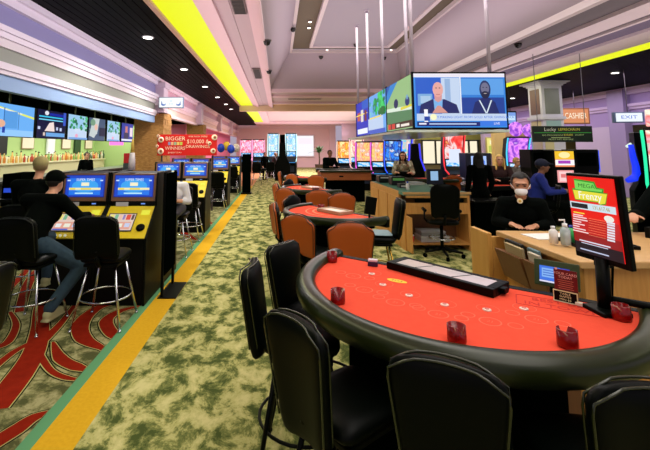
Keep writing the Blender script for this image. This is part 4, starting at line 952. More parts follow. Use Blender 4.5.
def dupslot(src, px, Y, label, rz=0): return dup(src, (tat(px, Y), Y, 0), rz, label, TGp)
pk = tall_slot('pink glowing tall slot machine farthest left on the back wall', tat(246, 30), 30, 0, (255, 160, 210), PINKA, TGp, h=2.5, w=.9)
dupslot(pk, 258.5, 29, 'pink glowing tall slot machine second from the left, before the pink wall')
cy = tall_slot('white-cyan tall machine left of the dark column-like cabinet', tat(273.5, 24), 24, .15, (200, 250, 255), CYANA, TGp, h=2.75, w=.7)
dupslot(cy, 291, 24, 'white-cyan tall machine right of the dark column-like cabinet', -.15)
t = thing('tall_cabinet', 'dark bottle-shaped machine back between the two white-cyan machines', 'slot machine', (tat(282.5, 22), 22, 0), 0)
MB().prism([(x, 0, z) for x, z in ((-.45, 0), (.45, 0), (.42, .9), (.2, 1.4), (.16, 2.1), (-.16, 2.1), (-.2, 1.4), (-.42, .9))], (0, .5, 0)).build('cabinet', BLK, t, bevel=.03)
MB().bb((-.14, .1, 2.101), (.14, .4, 2.55)).build('topper', BLKM, t, bevel=.02)
t = thing('lit_display', 'white glowing panel on the back wall right of the cyan machines', 'sign', (tat(305, 37.9), 37.9, 1.0), 0)
MB().bb((-.9, -.1, 0), (.9, .07, 2.1)).build('frame', P((230, 220, 230)), t, bevel=.02); picture('lit_face', 1.6, 1.9, [((255, 240, 250), rc(.1, .6, .9, .9))], t, Matrix.Translation((0, -.107, .1)), back=(250, 250, 255))
yl = tall_slot('yellow-orange slot machine behind the dark seated figure', tat(344, 20), 20, 0, (255, 210, 170), YELA, TGp, h=2.2, w=.72)
wm = tall_slot('pale yellow slot machine right of the yellow-orange one', tat(356.5, 20), 20, 0, (255, 190, 200), artmat('gold', [(255, 230, 120), (255, 250, 220), (250, 130, 150), (240, 180, 60)], 6), TGp, h=2.3, w=.72)
r1 = tall_slot('pink-red slot machine left of its twin behind the dice table', tat(364, 17), 17, 0, (230, 90, 220), WARMA, TGp, h=2.1, w=.72)
dupslot(r1, 379, 16.8, 'pink-red slot machine right of its twin under the hanging screens')
bl = tall_slot('blue slot machine beneath the hanging screens', tat(393.5, 16.5), 16.5, 0, (40, 90, 255), BLUEA, TGp, h=2.15, w=.76, topper='box')
cg = tall_slot('pale blue slot machine right of the blue one beneath the hanging screens', tat(405.5, 17), 17, -.1, (40, 60, 250), artmat('mix', [(230, 240, 255), (250, 190, 160), (90, 210, 230), (60, 80, 240)], 7), TGp, h=2.3, w=.6)
t = thing('tall_cabinet', 'dark tapering machine back with blue edges beside the pale blue slot', 'slot machine', (tat(415, 14.6), 14.6, 0), 0)
MB().prism([(x, 0, z) for x, z in ((-.36, 0), (.36, 0), (.34, .9), (.17, 1.4), (.13, 1.95), (-.13, 1.95), (-.17, 1.4), (-.34, .9))], (0, .4, 0)).build('cabinet', BLK, t, bevel=.03)
for sg in (1, -1): MB().tube([(sg*.36, .05, .95), (sg*.21, .05, 1.4), (sg*.18, .05, 1.95)], .03, 6).build('edge_light', E((60, 60, 250), 1.2), t)
rd = tall_slot('large glowing red slot machine in the middle distance', tat(455, 14.5), 14.5, 0, (240, 50, 60), REDA, TGp, h=2.35, w=.8, low=(255, 140, 120), topper='box')
MB().bb((-.2, .045, 1.25), (.2, .09, 1.75)).build('info_screen', E((225, 235, 255), 1), rd)
t = thing('kiosk', 'dark kiosk with a small lit blue screen behind the person in black', 'kiosk', (tat(478, 13), 13, 0), 0)
MB().bb((-.42, 0, 0), (.42, .5, 1.62)).build('cabinet', mat('kiosk_blue', (10, 14, 44), .4), t, bevel=.02); picture('screen', .5, .3, [((90, 140, 255), rc(.1, .1, .9, .5)), ((255, 255, 255), rc(.3, .55, .7, .9))], t, Matrix.Translation((0, -.006, 1.22)), back=(170, 200, 255))
pu = tall_slot('purple slot machine left of the panelled column', tat(519.5, 13.5), 13.5, 0, (70, 200, 250), PURA, TGp, h=2.2, w=.8, topper='round', low=(250, 210, 120))
dupslot(pu, 533, 14.6, 'purple slot machine tucked behind the left side of the column')
ca = tall_slot('green-edged slot machine cut off by the right edge of the photo', tat(672, 7.6), 7.6, -.85, (30, 230, 160), GRNA, TGp, h=2.2, w=.85, topper='box', low=(60, 100, 220))
# black backed machine pair with screen between
t = thing('slot_machine', 'dark cabinet with stacked orange and pink screens between black machine backs', 'slot machine', (tat(563.5, 9.2), 9.2, 0), 0)
MB().bb((-.28, 0, 0), (.28, .5, 1.72)).build('cabinet', BLK, t, bevel=.01)
picture('upper_screen', .44, .36, [((250, 200, 40), rc(0, .5, 1, 1)), ((255, 240, 170), el(.5, .75, .3, .2)), ((250, 250, 250), rc(0, .1, 1, .45)), ((170, 60, 190), rc(.15, .2, .8, .4))], t, Matrix.Translation((0, -.006, 1.34)), back=(240, 140, 90))
picture('lower_screen', .38, .28, [((255, 210, 210), rc(.1, .1, .9, .9)), ((230, 120, 120), rc(.2, .4, .5, .7)), ((250, 240, 240), rc(.55, .2, .8, .8))], t, Matrix.Translation((0, -.006, .98)), back=(240, 160, 160))
for px, lb in ((542, 'plain black machine back left of the stacked-screen cabinet'), (586, 'plain black machine back right of the stacked-screen cabinet')):
    q = thing('machine_back', lb, 'slot machine', (tat(px, 9.5), 9.5, 0), 0, 'black machine backs on the right')
    MB().prism([(x, 0, z) for x, z in ((-.27, 0), (.27, 0), (.27, 1.2), (.29, 1.3), (.29, 1.74), (-.29, 1.74), (-.29, 1.3), (-.27, 1.2))], (0, .45, 0)).build('cabinet', BLK, q, bevel=.015)
    MB().bb((-.22, -.012, 1.35), (.22, -.001, 1.66)).build('back_plate', BLKM, q); b = MB(); b.bb((.295, .02, 1.2), (.32, .1, 1.72)); b.build('edge_light', E((50, 90, 250), 1), q)
# blue-edged machine side view
t = thing('tall_slot_machine', 'black side of a curved machine with a blue glowing edge, right of the wall', 'slot machine', (0, 0, 0), 0); Yb = 8.2
o_ = tat(640, Yb); pf = [(-.1, 2.1), (.1, 2.1), (.12, 1.85), (.3, 1.5), (.4, .8), (.42, 0), (-.2, 0), (-.2, .9), (-.1, 1.05), (-.06, 1.2), (-.04, 1.4), (-.1, 1.85)]
MB().prism([(o_+x, Yb, z) for x, z in pf], (.15, .3, 0)).build('cabinet', BLK, t, bevel=.02)
MB().tube([(o_+x, Yb+.03, z) for x, z in ((-.16, 1.84), (-.14, 1.6), (-.1, 1.4), (-.1, 1.25), (-.16, 1.15), (-.3, 1.1))], [.045, .055, .06, .07, .08, .05], 8).build('edge_light', E((14, 50, 240), 1.1), t)
MB().tube([(o_-.1, Yb+.2, 1.8), (o_+.0, Yb+.2, 1.86)], .03, 6).build('button_light', E((230, 250, 240), 1), t)
# balloons / wheel toppers over row four
for k, (px, py, Y, c) in enumerate(((221, 148, 17.5, (30, 70, 210)), (226.5, 146, 17.6, (240, 200, 60)), (231, 149, 17.4, (40, 80, 220)), (236, 148, 18, (236, 228, 220)))):
    p = at(px, py, Y); t = thing('balloon', ['blue balloon above the far slot rows, leftmost', 'yellow balloon between the two blue ones', 'blue balloon right of the yellow one', 'white balloon at the right of the balloon cluster'][k], 'balloon', (p.x, Y, p.z), 0, 'balloons above the far slots')
    MB().ell((0, 0, 0), (.17, .17, .2)).build('ball', P(c, .25), t); MB().tube([(0, 0, -.21), (.02, 0, -.5), (0, .0, -p.z+.0)], .006, 4).build('string', P((200, 200, 200)), t)
# dark tall things behind
t = thing('signage_tower', 'tall narrow black tower at the end of the slot rows by the aisle', 'tower', (tat(246.5, 15.6), 15.6, 0), 0)
MB().bb((-.16, 0, 0.06), (.16, .3, 1.55)).build('tower_body', BLKM, t, bevel=.02); MB().bb((-.2, -.04, 0), (.2, .34, .055)).build('base', BLK, t)
for k, (px, Y) in enumerate(((257, 19.5), (270.5, 20.5), (263.5, 21.5))):
    slst(tat(px, Y), Y, [PI/2, PI/2, 0][k], ['dark stool before the pink machines, left one', 'dark stool before the pink machines, right one', 'dark stool before the pink machines, farthest'][k])
# ============================================================ HANGING VIDEO SCREENS
t = thing('hanging_video_wall', 'large hanging block of lit screens on ceiling poles in the room centre', 'screens', (0, 0, 0), 0); VW = t
Yn = 6.2; p0, p1 = at(413.5, 129, Yn), at(509, 129, Yn); zt = at(460, 72, Yn).z; zb = p0.z; xl, xr = p0.x, p1.x; h = zt-zb
W1 = 1.5; Lt = 3*W1
b = MB(); b.bb((xl+.02, Yn+.02, zb+.01), (xr-.02, Yn+Lt-.02, zt-.01)); b.build('housing', BLK, t)
b = MB(); b.bb((xl, Yn, zb), (xr, Yn+.03, zb+.03)); b.bb((xl, Yn, zt-.03), (xr, Yn+.03, zt)); b.bb((xl, Yn, zb), (xl+.03, Yn+.03, zt)); b.bb((xr-.03, Yn, zb), (xr, Yn+.03, zt)); b.build('front_bezel', BLK, t)
news = [((54, 140, 226), rc(0, .0, 1, 1)), ((236, 232, 244), rc(0, .93, 1, 1)), ((24, 90, 200), rc(.02, .25, .5, .92)), ((196, 214, 240), rc(.3, .25, .5, .92)), ((150, 180, 220), rc(.34, .3, .4, .9)), ((120, 170, 220), rc(.04, .4, .2, .62)), ((170, 200, 230), rc(.07, .45, .18, .58)),
        ((10, 26, 96), [(.05, .26), (.07, .42), (.2, .52), (.33, .52), (.46, .42), (.49, .26)]), ((120, 180, 236), [(.22, .27), (.21, .52), (.31, .52), (.3, .27)]), ((214, 150, 150), [(.225, .5), (.22, .6), (.305, .6), (.3, .5), (.26, .46)]), ((232, 168, 160), el(.262, .7, .058, .14)), ((200, 120, 120), rc(.24, .6, .285, .615)), ((60, 30, 30), rc(.235, .72, .252, .735)), ((60, 30, 30), rc(.272, .72, .29, .735)),
        ((214, 150, 140), [(.19, .26), (.25, .4), (.28, .4), (.36, .27)]), ((230, 235, 245), rc(.5, .22, .515, .93)),
        ((40, 124, 214), rc(.515, .25, .985, .92)), ((90, 160, 232), rc(.515, .6, .98, .9)), ((14, 60, 150), rc(.515, .25, .98, .55)), ((8, 30, 100), [(.62, .25), (.66, .46), (.74, .54), (.82, .54), (.88, .46), (.92, .25)]), ((20, 40, 96), el(.775, .7, .062, .17)), ((110, 110, 140), el(.775, .72, .046, .11)), ((20, 30, 60), rc(.748, .73, .765, .745)), ((20, 30, 60), rc(.785, .73, .802, .745)), ((14, 20, 60), el(.775, .6, .045, .07)), ((200, 190, 190), rc(.76, .62, .79, .63)),
        ((210, 225, 236), [(.70, .5), (.715, .5), (.78, .27), (.77, .25)]), ((210, 225, 236), [(.845, .5), (.83, .5), (.775, .27), (.785, .25)]),
        ((196, 214, 240), rc(.02, .12, .99, .25)), ((40, 110, 220), ('STAFF MAKING LIGHT FROM GOLD AFTER GIVING BACK', .62, .185, .06, 1.0)), ((250, 250, 255), rc(.1, .1, .14, .33)), ((20, 60, 160), rc(.1, .12, .16, .2)), ((250, 250, 200), el(.2, .19, .035, .06)), ((10, 24, 110), rc(.02, .02, .7, .1)), ((235, 235, 250), rc(.04, .05, .12, .08)), ((180, 200, 235), rc(.15, .05, .66, .075)), ((50, 120, 230), rc(.7, .02, .99, .12)), ((240, 240, 255), ('LIVE', .88, .07, .06, 1))]
picture('front_screen', xr-xl-.05, h-.05, news, t, Matrix.Translation(((xl+xr)/2, Yn-.002, zb+.025)), back=(54, 140, 226), s=1.0)
_r = random.Random(9)
def foliage(x0, x1, y0, y1, n, cols, r=.09):
    out = []
    for i in range(n): x, y, q = _r.uniform(x0, x1), _r.uniform(y0, y1), _r.uniform(.4, 1)*r; out.append((cols[i % len(cols)], el(max(q, min(1-q, x)), max(q, min(1-q, y)), q, q, 7)))
    return out
GR = [(40, 150, 90), (90, 190, 130), (20, 110, 70), (170, 220, 220)]
foot = [((150, 190, 130), rc(0, .0, 1, 1)), ((80, 130, 90), [(0, .15), (1, .15), (1, .42), (0, .46)]), ((220, 235, 220), [(0, .42), (1, .34), (1, .42), (0, .5)]), ((20, 80, 170), [(0, .8), (.2, 1), (0, 1)]), ((30, 130, 210), [(0, .6), (.5, 1), (.2, 1), (0, .8)]), ((226, 214, 60), [(.6, .38), (1, .4), (1, .44), (.6, .44)]),
        ((16, 30, 90), el(.42, .55, .09, .1)), ((16, 40, 110), el(.85, .52, .08, .09)), ((110, 160, 210), el(.85, .6, .03, .05)), ((60, 30, 20), rc(.05, .02, 1, .15)), ((210, 60, 50), rc(.05, .03, .18, .14)), ((210, 60, 50), rc(.22, .03, .36, .14)), ((240, 230, 220), rc(.42, .05, .55, .12)), ((240, 230, 220), rc(.6, .05, .9, .1))]
tree = [((110, 170, 240), rc(0, 0, 1, 1))]+foliage(.35, .98, .5, .98, 34, [(30, 180, 90), (10, 110, 50), (60, 210, 110), (20, 140, 70)], .13)+foliage(.05, .5, .5, .8, 8, [(60, 150, 190), (120, 200, 220)], .07)+[((190, 210, 240), rc(0, .1, .9, .4)), ((240, 220, 110), rc(.1, .38, .8, .42)), ((60, 90, 200), rc(0, 0, 1, .1))]
blu = [((16, 40, 190), rc(0, 0, 1, 1)), ((200, 90, 70), rc(.1, .45, .35, .7)), ((230, 220, 210), rc(.4, .4, .6, .75)), ((240, 245, 255), rc(.1, .05, .9, .2)), ((20, 90, 200), rc(.5, .75, 1, 1)), ((250, 235, 90), rc(0, .6, .9, .63)), ((120, 40, 30), rc(.7, .4, .85, .7))]
for k, sc in enumerate((foot, tree, blu)):
    M = Matrix.Translation((xl+.001, Yn+W1*(k+.5), zb+.025)) @ Matrix.Rotation(-PI/2, 4, 'Z')
    picture('side_screen', W1-.05, h-.05, sc, t, M, back=(60, 120, 200), s=1.0)
b = MB()
for k in range(4): b.bb((xl-.008, Yn+W1*k-.022, zb), (xl+.02, Yn+W1*k+.022, zt))
b.build('side_mullion', BLK, t)
b = MB(); b.bb((xl-.15, Yn-.02, zb-.05), (xr+.0, Yn+Lt+.5, zb-.012), 0); b.build('lower_ledge', noisemat('ledge', [(170, 220, 226), (220, 230, 210), (120, 160, 170)], 3, .25), t)
b = MB(); zu = UZ-.05
for (x, y) in ((xl+.05, Yn+.1), (xr-.2, Yn+.1), (xl+.3, Yn+1.1), (xl+.06, Yn+1.9), (xl+.05, Yn+3.2), (xl+.03, Yn+4.35)):
    b = MB(); b.tube([(x, y, zt-.02), (x, y, zu)], .03, 10); b.lathe([(.06, zu-.02), (.07, zu)], (x, y, 0), 12); b.build('ceiling_pole', mat('pole', (196, 184, 196), .4), t)
# ============================================================ TVs OVER THE BAR
def wall_tv(label, k, Yc, L, shapes, back, X=-5.6, z0=2.0, h=.70, s=1.0):
    t = thing('television', label, 'television', (X, Yc, z0), PI/2, 'televisions in a row over the bar')
    MB().bb((-L/2, .004, 0), (L/2, .07, h)).build('housing', BLK, t, bevel=.006)
    picture('screen', L-.03, h-.03, shapes, t, Matrix.Translation((0, .0035, .015)), back=back, s=s)
    b = MB(); b.tube([(0, .09, h-.1), (0, .09, 2.98-z0)], .02, 6); b.tube([(0, .06, h*.6), (0, .09, h*.6), (0, .09, h-.1)], .02, 6); b.build('mount_pole', P((100, 110, 60)), t)
def yat(px, X=-5.6): return X/((px-HX)/F)
goal = [((110, 180, 250), rc(0, 0, 1, 1)), ((150, 205, 255), rc(.0, .0, 1, .2)), ((230, 240, 110), [(0, .95), (0, .9), (1, .6), (1, .67)]), ((240, 240, 250), [(.0, .9), (.0, .87), (.7, .72), (.7, .75)]), ((50, 110, 180), rc(.3, .2, .32, .88)), ((50, 110, 180), rc(.62, .22, .635, .78)), ((90, 160, 230), rc(.32, .25, .6, .78)), ((30, 80, 170), rc(.0, .25, .12, .5)), ((236, 180, 150), el(.25, .38, .09, .12)), ((20, 60, 170), rc(.18, .1, .24, .28)), ((20, 60, 170), rc(.28, .1, .34, .28)), ((220, 90, 70), rc(.0, .3, .03, .4))]
hock = [((16, 20, 60), rc(0, 0, 1, 1)), ((60, 200, 240), rc(.05, .74, .9, .79)), ((120, 220, 250), rc(.05, .64, .9, .68)), ((20, 40, 160), rc(.4, .82, .95, .92)), ((246, 226, 220), [(.25, .25), (.4, .55), (.55, .6), (.6, .25)]), ((230, 230, 240), el(.3, .9, .07, .08)), ((200, 210, 240), rc(.65, .3, .72, .42)), ((200, 210, 240), rc(.78, .28, .86, .4)), ((110, 170, 230), rc(.3, .06, .98, .2)), ((220, 200, 190), rc(.2, .08, .27, .2)), ((200, 210, 240), rc(.02, .3, .1, .4)), ((60, 90, 200), rc(.9, .5, 1, 1))]
trees = [((160, 205, 240), rc(0, 0, 1, 1)), ((200, 220, 245), rc(0, 0, 1, .42))]+foliage(.1, .45, .4, .85, 16, GR)+foliage(.6, .98, .4, .95, 20, GR)+[((210, 225, 250), rc(.3, .3, .6, .45)), ((240, 170, 200), el(.4, .15, .08, .08)), ((120, 170, 230), rc(0, 0, 1, .08))]
road = [((70, 90, 120), rc(0, 0, 1, 1))]+foliage(.02, .5, .3, .95, 18, [(110, 140, 120), (200, 200, 200), (90, 110, 120), (60, 90, 90)], .08)+[((200, 210, 210), [(0, .2), (.2, 1), (.6, 1), (.5, .4), (.3, .1)]), ((120, 160, 130), el(.2, .8, .15, .15)), ((236, 190, 170), el(.4, .6, .1, .15)), ((20, 30, 60), rc(.6, .2, 1, .6))]
anch = [((20, 50, 160), rc(0, 0, 1, 1)), ((200, 120, 110), rc(.3, .5, .5, .85)), ((16, 24, 70), rc(.2, .1, .6, .5)), ((230, 235, 250), rc(.0, .05, 1, .15)), ((240, 220, 230), rc(.7, .3, .95, .8))]
for k, (a, c, sh, bk, lb) in enumerate(((-14, 34.5, goal, (110, 180, 250), 'television over the bar at the left edge with a pale blue ice scene'), (36, 66, hock, (16, 20, 60), 'television over the bar showing a dark scene with cyan bands'), (67.5, 87.5, trees, (150, 200, 240), 'television over the bar with green trees, left of the road scene'),
        (88.5, 105.5, road, (70, 90, 120), 'television over the bar showing a grey road scene'), (107, 120, trees, (150, 200, 240), 'television over the bar with green trees, right of the road scene'), (121.5, 133.5, anch, (20, 50, 160), 'television over the bar nearest the brick pillar, dark blue'))):
    ya, yb = yat(a), yat(c); wall_tv(lb, k, (ya+yb)/2, abs(yb-ya)-.04, sh, bk)
# ============================================================ PILLARS, SIGNS
BRICK = noisemat('stone_facing', [(110, 76, 40), (176, 128, 68), (220, 172, 106)], 9, .85, stretch=(1, 1, 5), bump=.4)
def brick(label, x0, x1, Y, h, n):
    w = x1-x0; t = thing('stone_pillar', label, 'pillar', ((x0+x1)/2, Y, 0), 0, 'stone-clad pillars at the bar')
    b = MB(); z = 0; rnd = random.Random(n)
    b.bb((-w/2, 0, 0), (w/2, w, h-.003)); 
    while z < h-.05:
        hh = rnd.uniform(.06, .12); x = -w/2-.02
        while x < w/2:
            ww = rnd.uniform(.15, .34); d = rnd.uniform(.004, .03); x2 = min(x+ww, w/2+.02)
            b.bb((x, -d, z), (x2-.006, 0, min(z+hh, h)-.006)); x = x2
        y = 0
        while y < w:
            ww = rnd.uniform(.15, .34); d = rnd.uniform(.004, .03); y2 = min(y+ww, w); b.bb((w/2, y, z), (w/2+d, y2-.006, min(z+hh, h)-.006)); y = y2
        z += hh
    b.build('stone_cladding', BRICK, t); b = MB(); b.bb((-w/2-.04, -.05, 0), (w/2+.04, w+.04, .12)); b.build('plinth', P((60, 44, 28)), t)
a, c = at(134, 150, 12.6), at(163, 150, 12.6); brick('stone-clad pillar behind the front slot rows, left of the red banner', a.x, c.x-.02, 12.6, 2.93, 1)
a, c = at(187, 130, 18.8), at(203, 130, 18.8); brick('smaller stone-clad pillar above the red banner, farther back', a.x, c.x, 18.8, 2.93, 2)
# restroom style hanging lit sign
p = at(171, 102.5, 12.0); t = thing('exit_sign', 'small lit white hanging sign with two blue crescents over the slots', 'sign', (p.x, 12, p.z-.17), 0)
MB().bb((-.38, 0, 0), (.38, .1, .34)).build('housing', P((70, 90, 120)), t, bevel=.01)
picture('lit_face', .72, .3, [((60, 110, 190), [(.08, .25), (.16, .15), (.26, .2), (.28, .4), (.22, .3), (.14, .35), (.1, .7)]), ((60, 110, 190), [(.92, .25), (.84, .15), (.74, .2), (.72, .4), (.78, .3), (.86, .35), (.9, .7)]), ((200, 225, 240), rc(.42, .3, .48, .4)), ((200, 225, 240), rc(.52, .3, .58, .4)), ((200, 225, 240), rc(.46, .6, .55, .7))], t, Matrix.Translation((0, -.006, .02)), back=(248, 252, 255))
MB().bb((-.5, .04, .1), (-.38, .06, .16)).build('bracket', P((160, 150, 160)), t)
# red banner
a, c = at(157, 155.5, 11.4), at(217, 134.5, 11.4); w = c.x-a.x; h = c.z-a.z
t = thing('banner', 'red promotional banner with white lettering above the second slot row', 'banner', ((a.x+c.x)/2, 11.4, a.z), 0)
MB().bb((-w/2, .0, 0), (w/2, .04, h)).build('board', P((222, 26, 16), .5), t, bevel=.004)
CRM = P((250, 226, 196), .5); b = MB(); T = lambda tx, x, z, s_, sx=1: b.text(tx, Matrix.Translation((x*w, -.003, z*h)), s_*h, 0, .001, sx=sx)
T('BIGGER', -.2, .8, .27, 1.05); T('WINNERS', -.2, .34, .22, 1.0); T('EVERY DAY', -.2, .13, .1, 1.3); T('WIN YOUR SHARE', .18, .9, .1, 1.1); T('$10,000 &', .18, .66, .27, .95); T('DRAWINGS', .18, .42, .2, 1.1)
b.build('lettering', CRM, t)
b = MB()
for k, cl in enumerate(((120, 150, 220), (240, 180, 120), (150, 200, 150), (240, 230, 120), (200, 220, 90))): b.box(((-.3+k*.05)*w, -.0025, .57*h), (.04*w, .003, .15*h), mi=k)
b.build('colour_blocks', [P(q) for q in ((150, 150, 200), (240, 190, 140), (150, 190, 150), (240, 220, 120), (190, 220, 90))], t)
for (x, z, r) in ((-.44, .75, .14), (-.44, .2, .15), (.44, .22, .12), (.46, .86, .14), (.38, .58, .09), (-.49, .93, .07), (-.5, .45, .07)):
    b = MB(); b.lathe([(r*h, 0), (r*h, .012), (r*h*.6, .016)], seg=20, M=Matrix.Translation((x*w, -.002, z*h)) @ Matrix.Rotation(PI/2, 4, 'X')); b.lathe([(r*h*.5, .017), (r*h*.4, .02)], seg=14, mi=1, M=Matrix.Translation((x*w+.01, -.002, z*h)) @ Matrix.Rotation(PI/2, 4, 'X')); b.build('coin_emblem', [CRM, P((150, 90, 60))], t)
b = MB(); b.bb((-w/2+.1, .05, -a.z+.0), (-w/2+.14, .09, h-.1)); b.build('post', P((60, 50, 50)), t); b = MB(); b.bb((w/2-.14, .05, -a.z+.0), (w/2-.1, .09, h-.1)); b.build('post', P((60, 50, 50)), t)
# white candle-like topper tower in front of pillar
p = at(143.5, 168, 5.6); t = thing('topper_lamp', 'pale candle-shaped topper with a golden tip standing on the front slot row', 'slot topper', (p.x, 5.15, 1.482), 0)
MB().lathe([(.045, .0), (.04, .12), (.03, .22)], seg=12).build('base', P((226, 220, 230)), t); MB().lathe([(.025, .221), (.02, .33), (.008, .4)], seg=10).build('tip', P((226, 190, 90)), t)
# green lucky sign, column, orange sign, exit sign
a, c = at(533.5, 142, 8.9), at(592, 126, 8.9); w = c.x-a.x; h = c.z-a.z
t = thing('hanging_sign', 'dark green hanging sign with script and gold lettering below the column', 'sign', ((a.x+c.x)/2, 8.9, a.z), 0)
MB().bb((-w/2, 0, 0), (w/2, .05, h)).build('board', P((14, 34, 20), .4), t, bevel=.005)
b = MB(); S = lambda tx, x, z, s_, mi, sx=1: b.text(tx, Matrix.Translation((x*w, -.003, z*h)) , s_*h, mi, .001, sx=sx)
S('Lucky', -.21, .78, .32, 0, 1); S('LEPRECHAUN', .11, .78, .24, 1, .92); S('BIG PROGRESSIVE', -.17, .42, .13, 2, 1.3); S('$10,000', .09, .44, .17, 1); S('JACKPOT', .28, .44, .12, 2, 1.1); S('MUST HIT BEFORE', -.04, .16, .12, 2, 1.6)
b.bb((-.48*w, -.003, .56*h), (.48*w, -.001, .6*h), 3); b.bb((-.2*w, -.0035, .25*h), (.12*w, -.002, .29*h), 2); b.build('lettering', [P((236, 240, 226)), P((226, 220, 90)), P((186, 214, 150)), P((70, 190, 80))], t)
for x in (-.4, .4): b = MB(); b.tube([(x*w, .025, h), (x*w, .025, ZC-a.z)], .008, 5); b.build('hanging_wire', P((120, 120, 130)), t)
t = thing('column', 'pale panelled square column with flared capital under the right light trough', 'column', (0, 0, 0), 0)
Yc = 12.9; xa, xb = 8.72, 9.4; 
CW = P((206, 206, 220), .6)
b = MB(); b.bb((xa, Yc, 0), (xb, Yc+.68, 3.85)); b.build('shaft', CW, t)
b = MB()
for z0, z1, e in ((3.85, 3.9, .04), (3.9, 3.95, .1), (3.95, 3.995, .18)): b.bb((xa-e, Yc-e, z0), (xb+e, Yc+.68+e, z1))
b.bb((xa-.05, Yc-.05, 2.72), (xb+.05, Yc+.73, 2.82)); b.bb((xa-.03, Yc-.03, 2.3), (xb+.03, Yc+.71, 2.34)); b.build('capital_and_bands', CW, t)
pan = noisemat('column_panel', [(96, 104, 90), (134, 140, 128)], 2, .3)
b = MB(); b.bb((xa+.1, Yc-.012, 2.9), (xb-.1, Yc-.001, 3.75)); b.build('front_panel', pan, t); b = MB(); b.bb((xa-.012, Yc+.1, 2.9), (xa-.001, Yc+.58, 3.75)); b.build('left_panel', P((110, 84, 74), .4), t)
b = MB(); b.bb((xa+.1, Yc-.012, 2.4), (xb-.1, Yc-.001, 2.68)); b.build('lower_panel', P((150, 186, 186)), t); b = MB(); b.bb((xa-.012, Yc+.1, 1.2), (xa-.001, Yc+.58, 2.68)); b.bb((xa+.02, Yc-.012, 1.2), (xa+.3, Yc-.001, 2.28)); b.build('side_lower_panel', P((206, 196, 150)), t)
p0, p1 = at(563, 124, 15), at(588, 108, 15)
t = thing('wall_sign', 'glowing orange lettered sign on the purple wall above the green sign', 'sign', ((p0.x+p1.x)/2, 15, p0.z), -.12)
w = p1.x-p0.x; h = p1.z-p0.z; MB().bb((-w/2, 0, 0), (w/2, .08, h)).build('housing', P((150, 96, 60)), t, bevel=.01)
picture('lit_face', w-.1, h-.1, [((255, 246, 220), ('CASHIER', .5, .5, .62, .62)), ((220, 150, 90), rc(0, .0, 1, .08))], t, Matrix.Translation((0, -.006, .05)), back=(220, 140, 90))
b = MB(); b.tube([(0, .04, h), (0, .04, ZC-p0.z)], .01, 5); b.build('hanging_rod', P((120, 110, 120)), t)
p0, p1 = at(618, 121.5, 11), at(640, 113, 11)
t = thing('exit_sign', 'small lit white sign with blue letters on the purple bulkhead at right', 'sign', ((p0.x+p1.x)/2, 11, p0.z), -.2); w = p1.x-p0.x; h = p1.z-p0.z
MB().bb((-w/2-.05, 0, -.03), (w/2+.05, .1, h+.03)).build('housing', P((90, 110, 150)), t, bevel=.01)
picture('lit_face', w, h, [((60, 110, 220), ('EXIT', .5, .5, .55, 1.5))], t, Matrix.Translation((0, -.006, 0)), back=(240, 248, 255))
b = MB(); b.tube([(0, .05, h), (0, .05, ZC-p0.z)], .01, 5); b.build('hanging_rod', P((120, 110, 120)), t)
p0 = at(511, 118, 14); t = thing('small_monitor', 'small lit screen just right of the hanging video wall', 'monitor', (p0.x, 14, p0.z-.25), 0)
MB().bb((-.2, 0, 0), (.2, .06, .5)).build('housing', BLK, t); picture('screen', .34, .4, [((200, 230, 250), rc(.1, .3, .9, .7))], t, Matrix.Translation((0, -.006, .05)), back=(120, 160, 230)); MB().tube([(0, .03, .5), (0, .03, ZC-p0.z+.25)], .012, 5).build('hanging_rod', BLK, t)
# lavender partition and cream kiosk wall behind the blonde woman
b = MB(); b.bb((tat(484, 22), 22, 0), (tat(507, 22), 22.3, 4.0), 0); struct(b.build('wall_middle', [P((196, 178, 206), .8)]))
b = MB(); b.bb((tat(500, 20), 20.5, 0), (tat(512, 20), 20.8, 2.6)); struct(b.build('wall_middle', [P((222, 192, 120), .8)]))
b = MB(); b.bb((tat(512, 20), 20.4, 0), (tat(545, 20), 20.8, 2.75)); struct(b.build('wall_middle', [P((206, 168, 130), .8)]))
t = thing('wall_poster', 'yellow-green lit poster on the lavender wall behind the blonde woman', 'poster', (tat(494, 21.9), 21.9, 1.45), 0)
MB().bb((-.42, 0, 0), (.42, .09, .95)).build('frame', P((200, 190, 110)), t, bevel=.01); picture('print', .74, .85, [((190, 200, 90), rc(.1, .1, .9, .5)), ((255, 250, 200), rc(.2, .6, .8, .85)), ((200, 120, 60), rc(.35, .2, .65, .4))], t, Matrix.Translation((0, -.006, .05)), back=(240, 230, 130))
# potted plant
t = thing('potted_plant', 'tall dark green potted palm against the far pink wall', 'plant', (tat(319, 30), 30, 0), 0)
MB().lathe([(.25, 0), (.32, .55), (.34, .6), (.3, .6), (.28, .5)], seg=18).build('pot', P((60, 40, 34)), t)
b = MB(); b.tube([(0, 0, .4), (.03, 0, 1.0), (0, .02, 1.5)], .05, 8); b.build('trunk', P((70, 54, 36)), t)
rn = random.Random(3)
for k in range(16):
    a = 2*PI*k/16*2.4; e = rn.uniform(.3, 1.3); L = rn.uniform(.7, 1.1); b = MB(); pts = []
    for i in range(8):
        s_ = i/7; pts.append(V(math.cos(a)*L*s_*math.cos(e)*.9, math.sin(a)*L*s_*math.cos(e)*.9, 1.45+L*s_*math.sin(e)-.35*s_*s_))
    n_ = V(-math.sin(a), math.cos(a), 0)
    for i in range(7):
        w0, w1 = .09*math.sin(PI*(i/7)**.7)+.01, .09*math.sin(PI*((i+1)/7)**.7)+.008
        b.prism([pts[i]-n_*w0, pts[i]+n_*w0, pts[i+1]+n_*w1, pts[i+1]-n_*w1], (0, 0, .006))
    b.build('frond', P((40, 74, 34), .5), t)
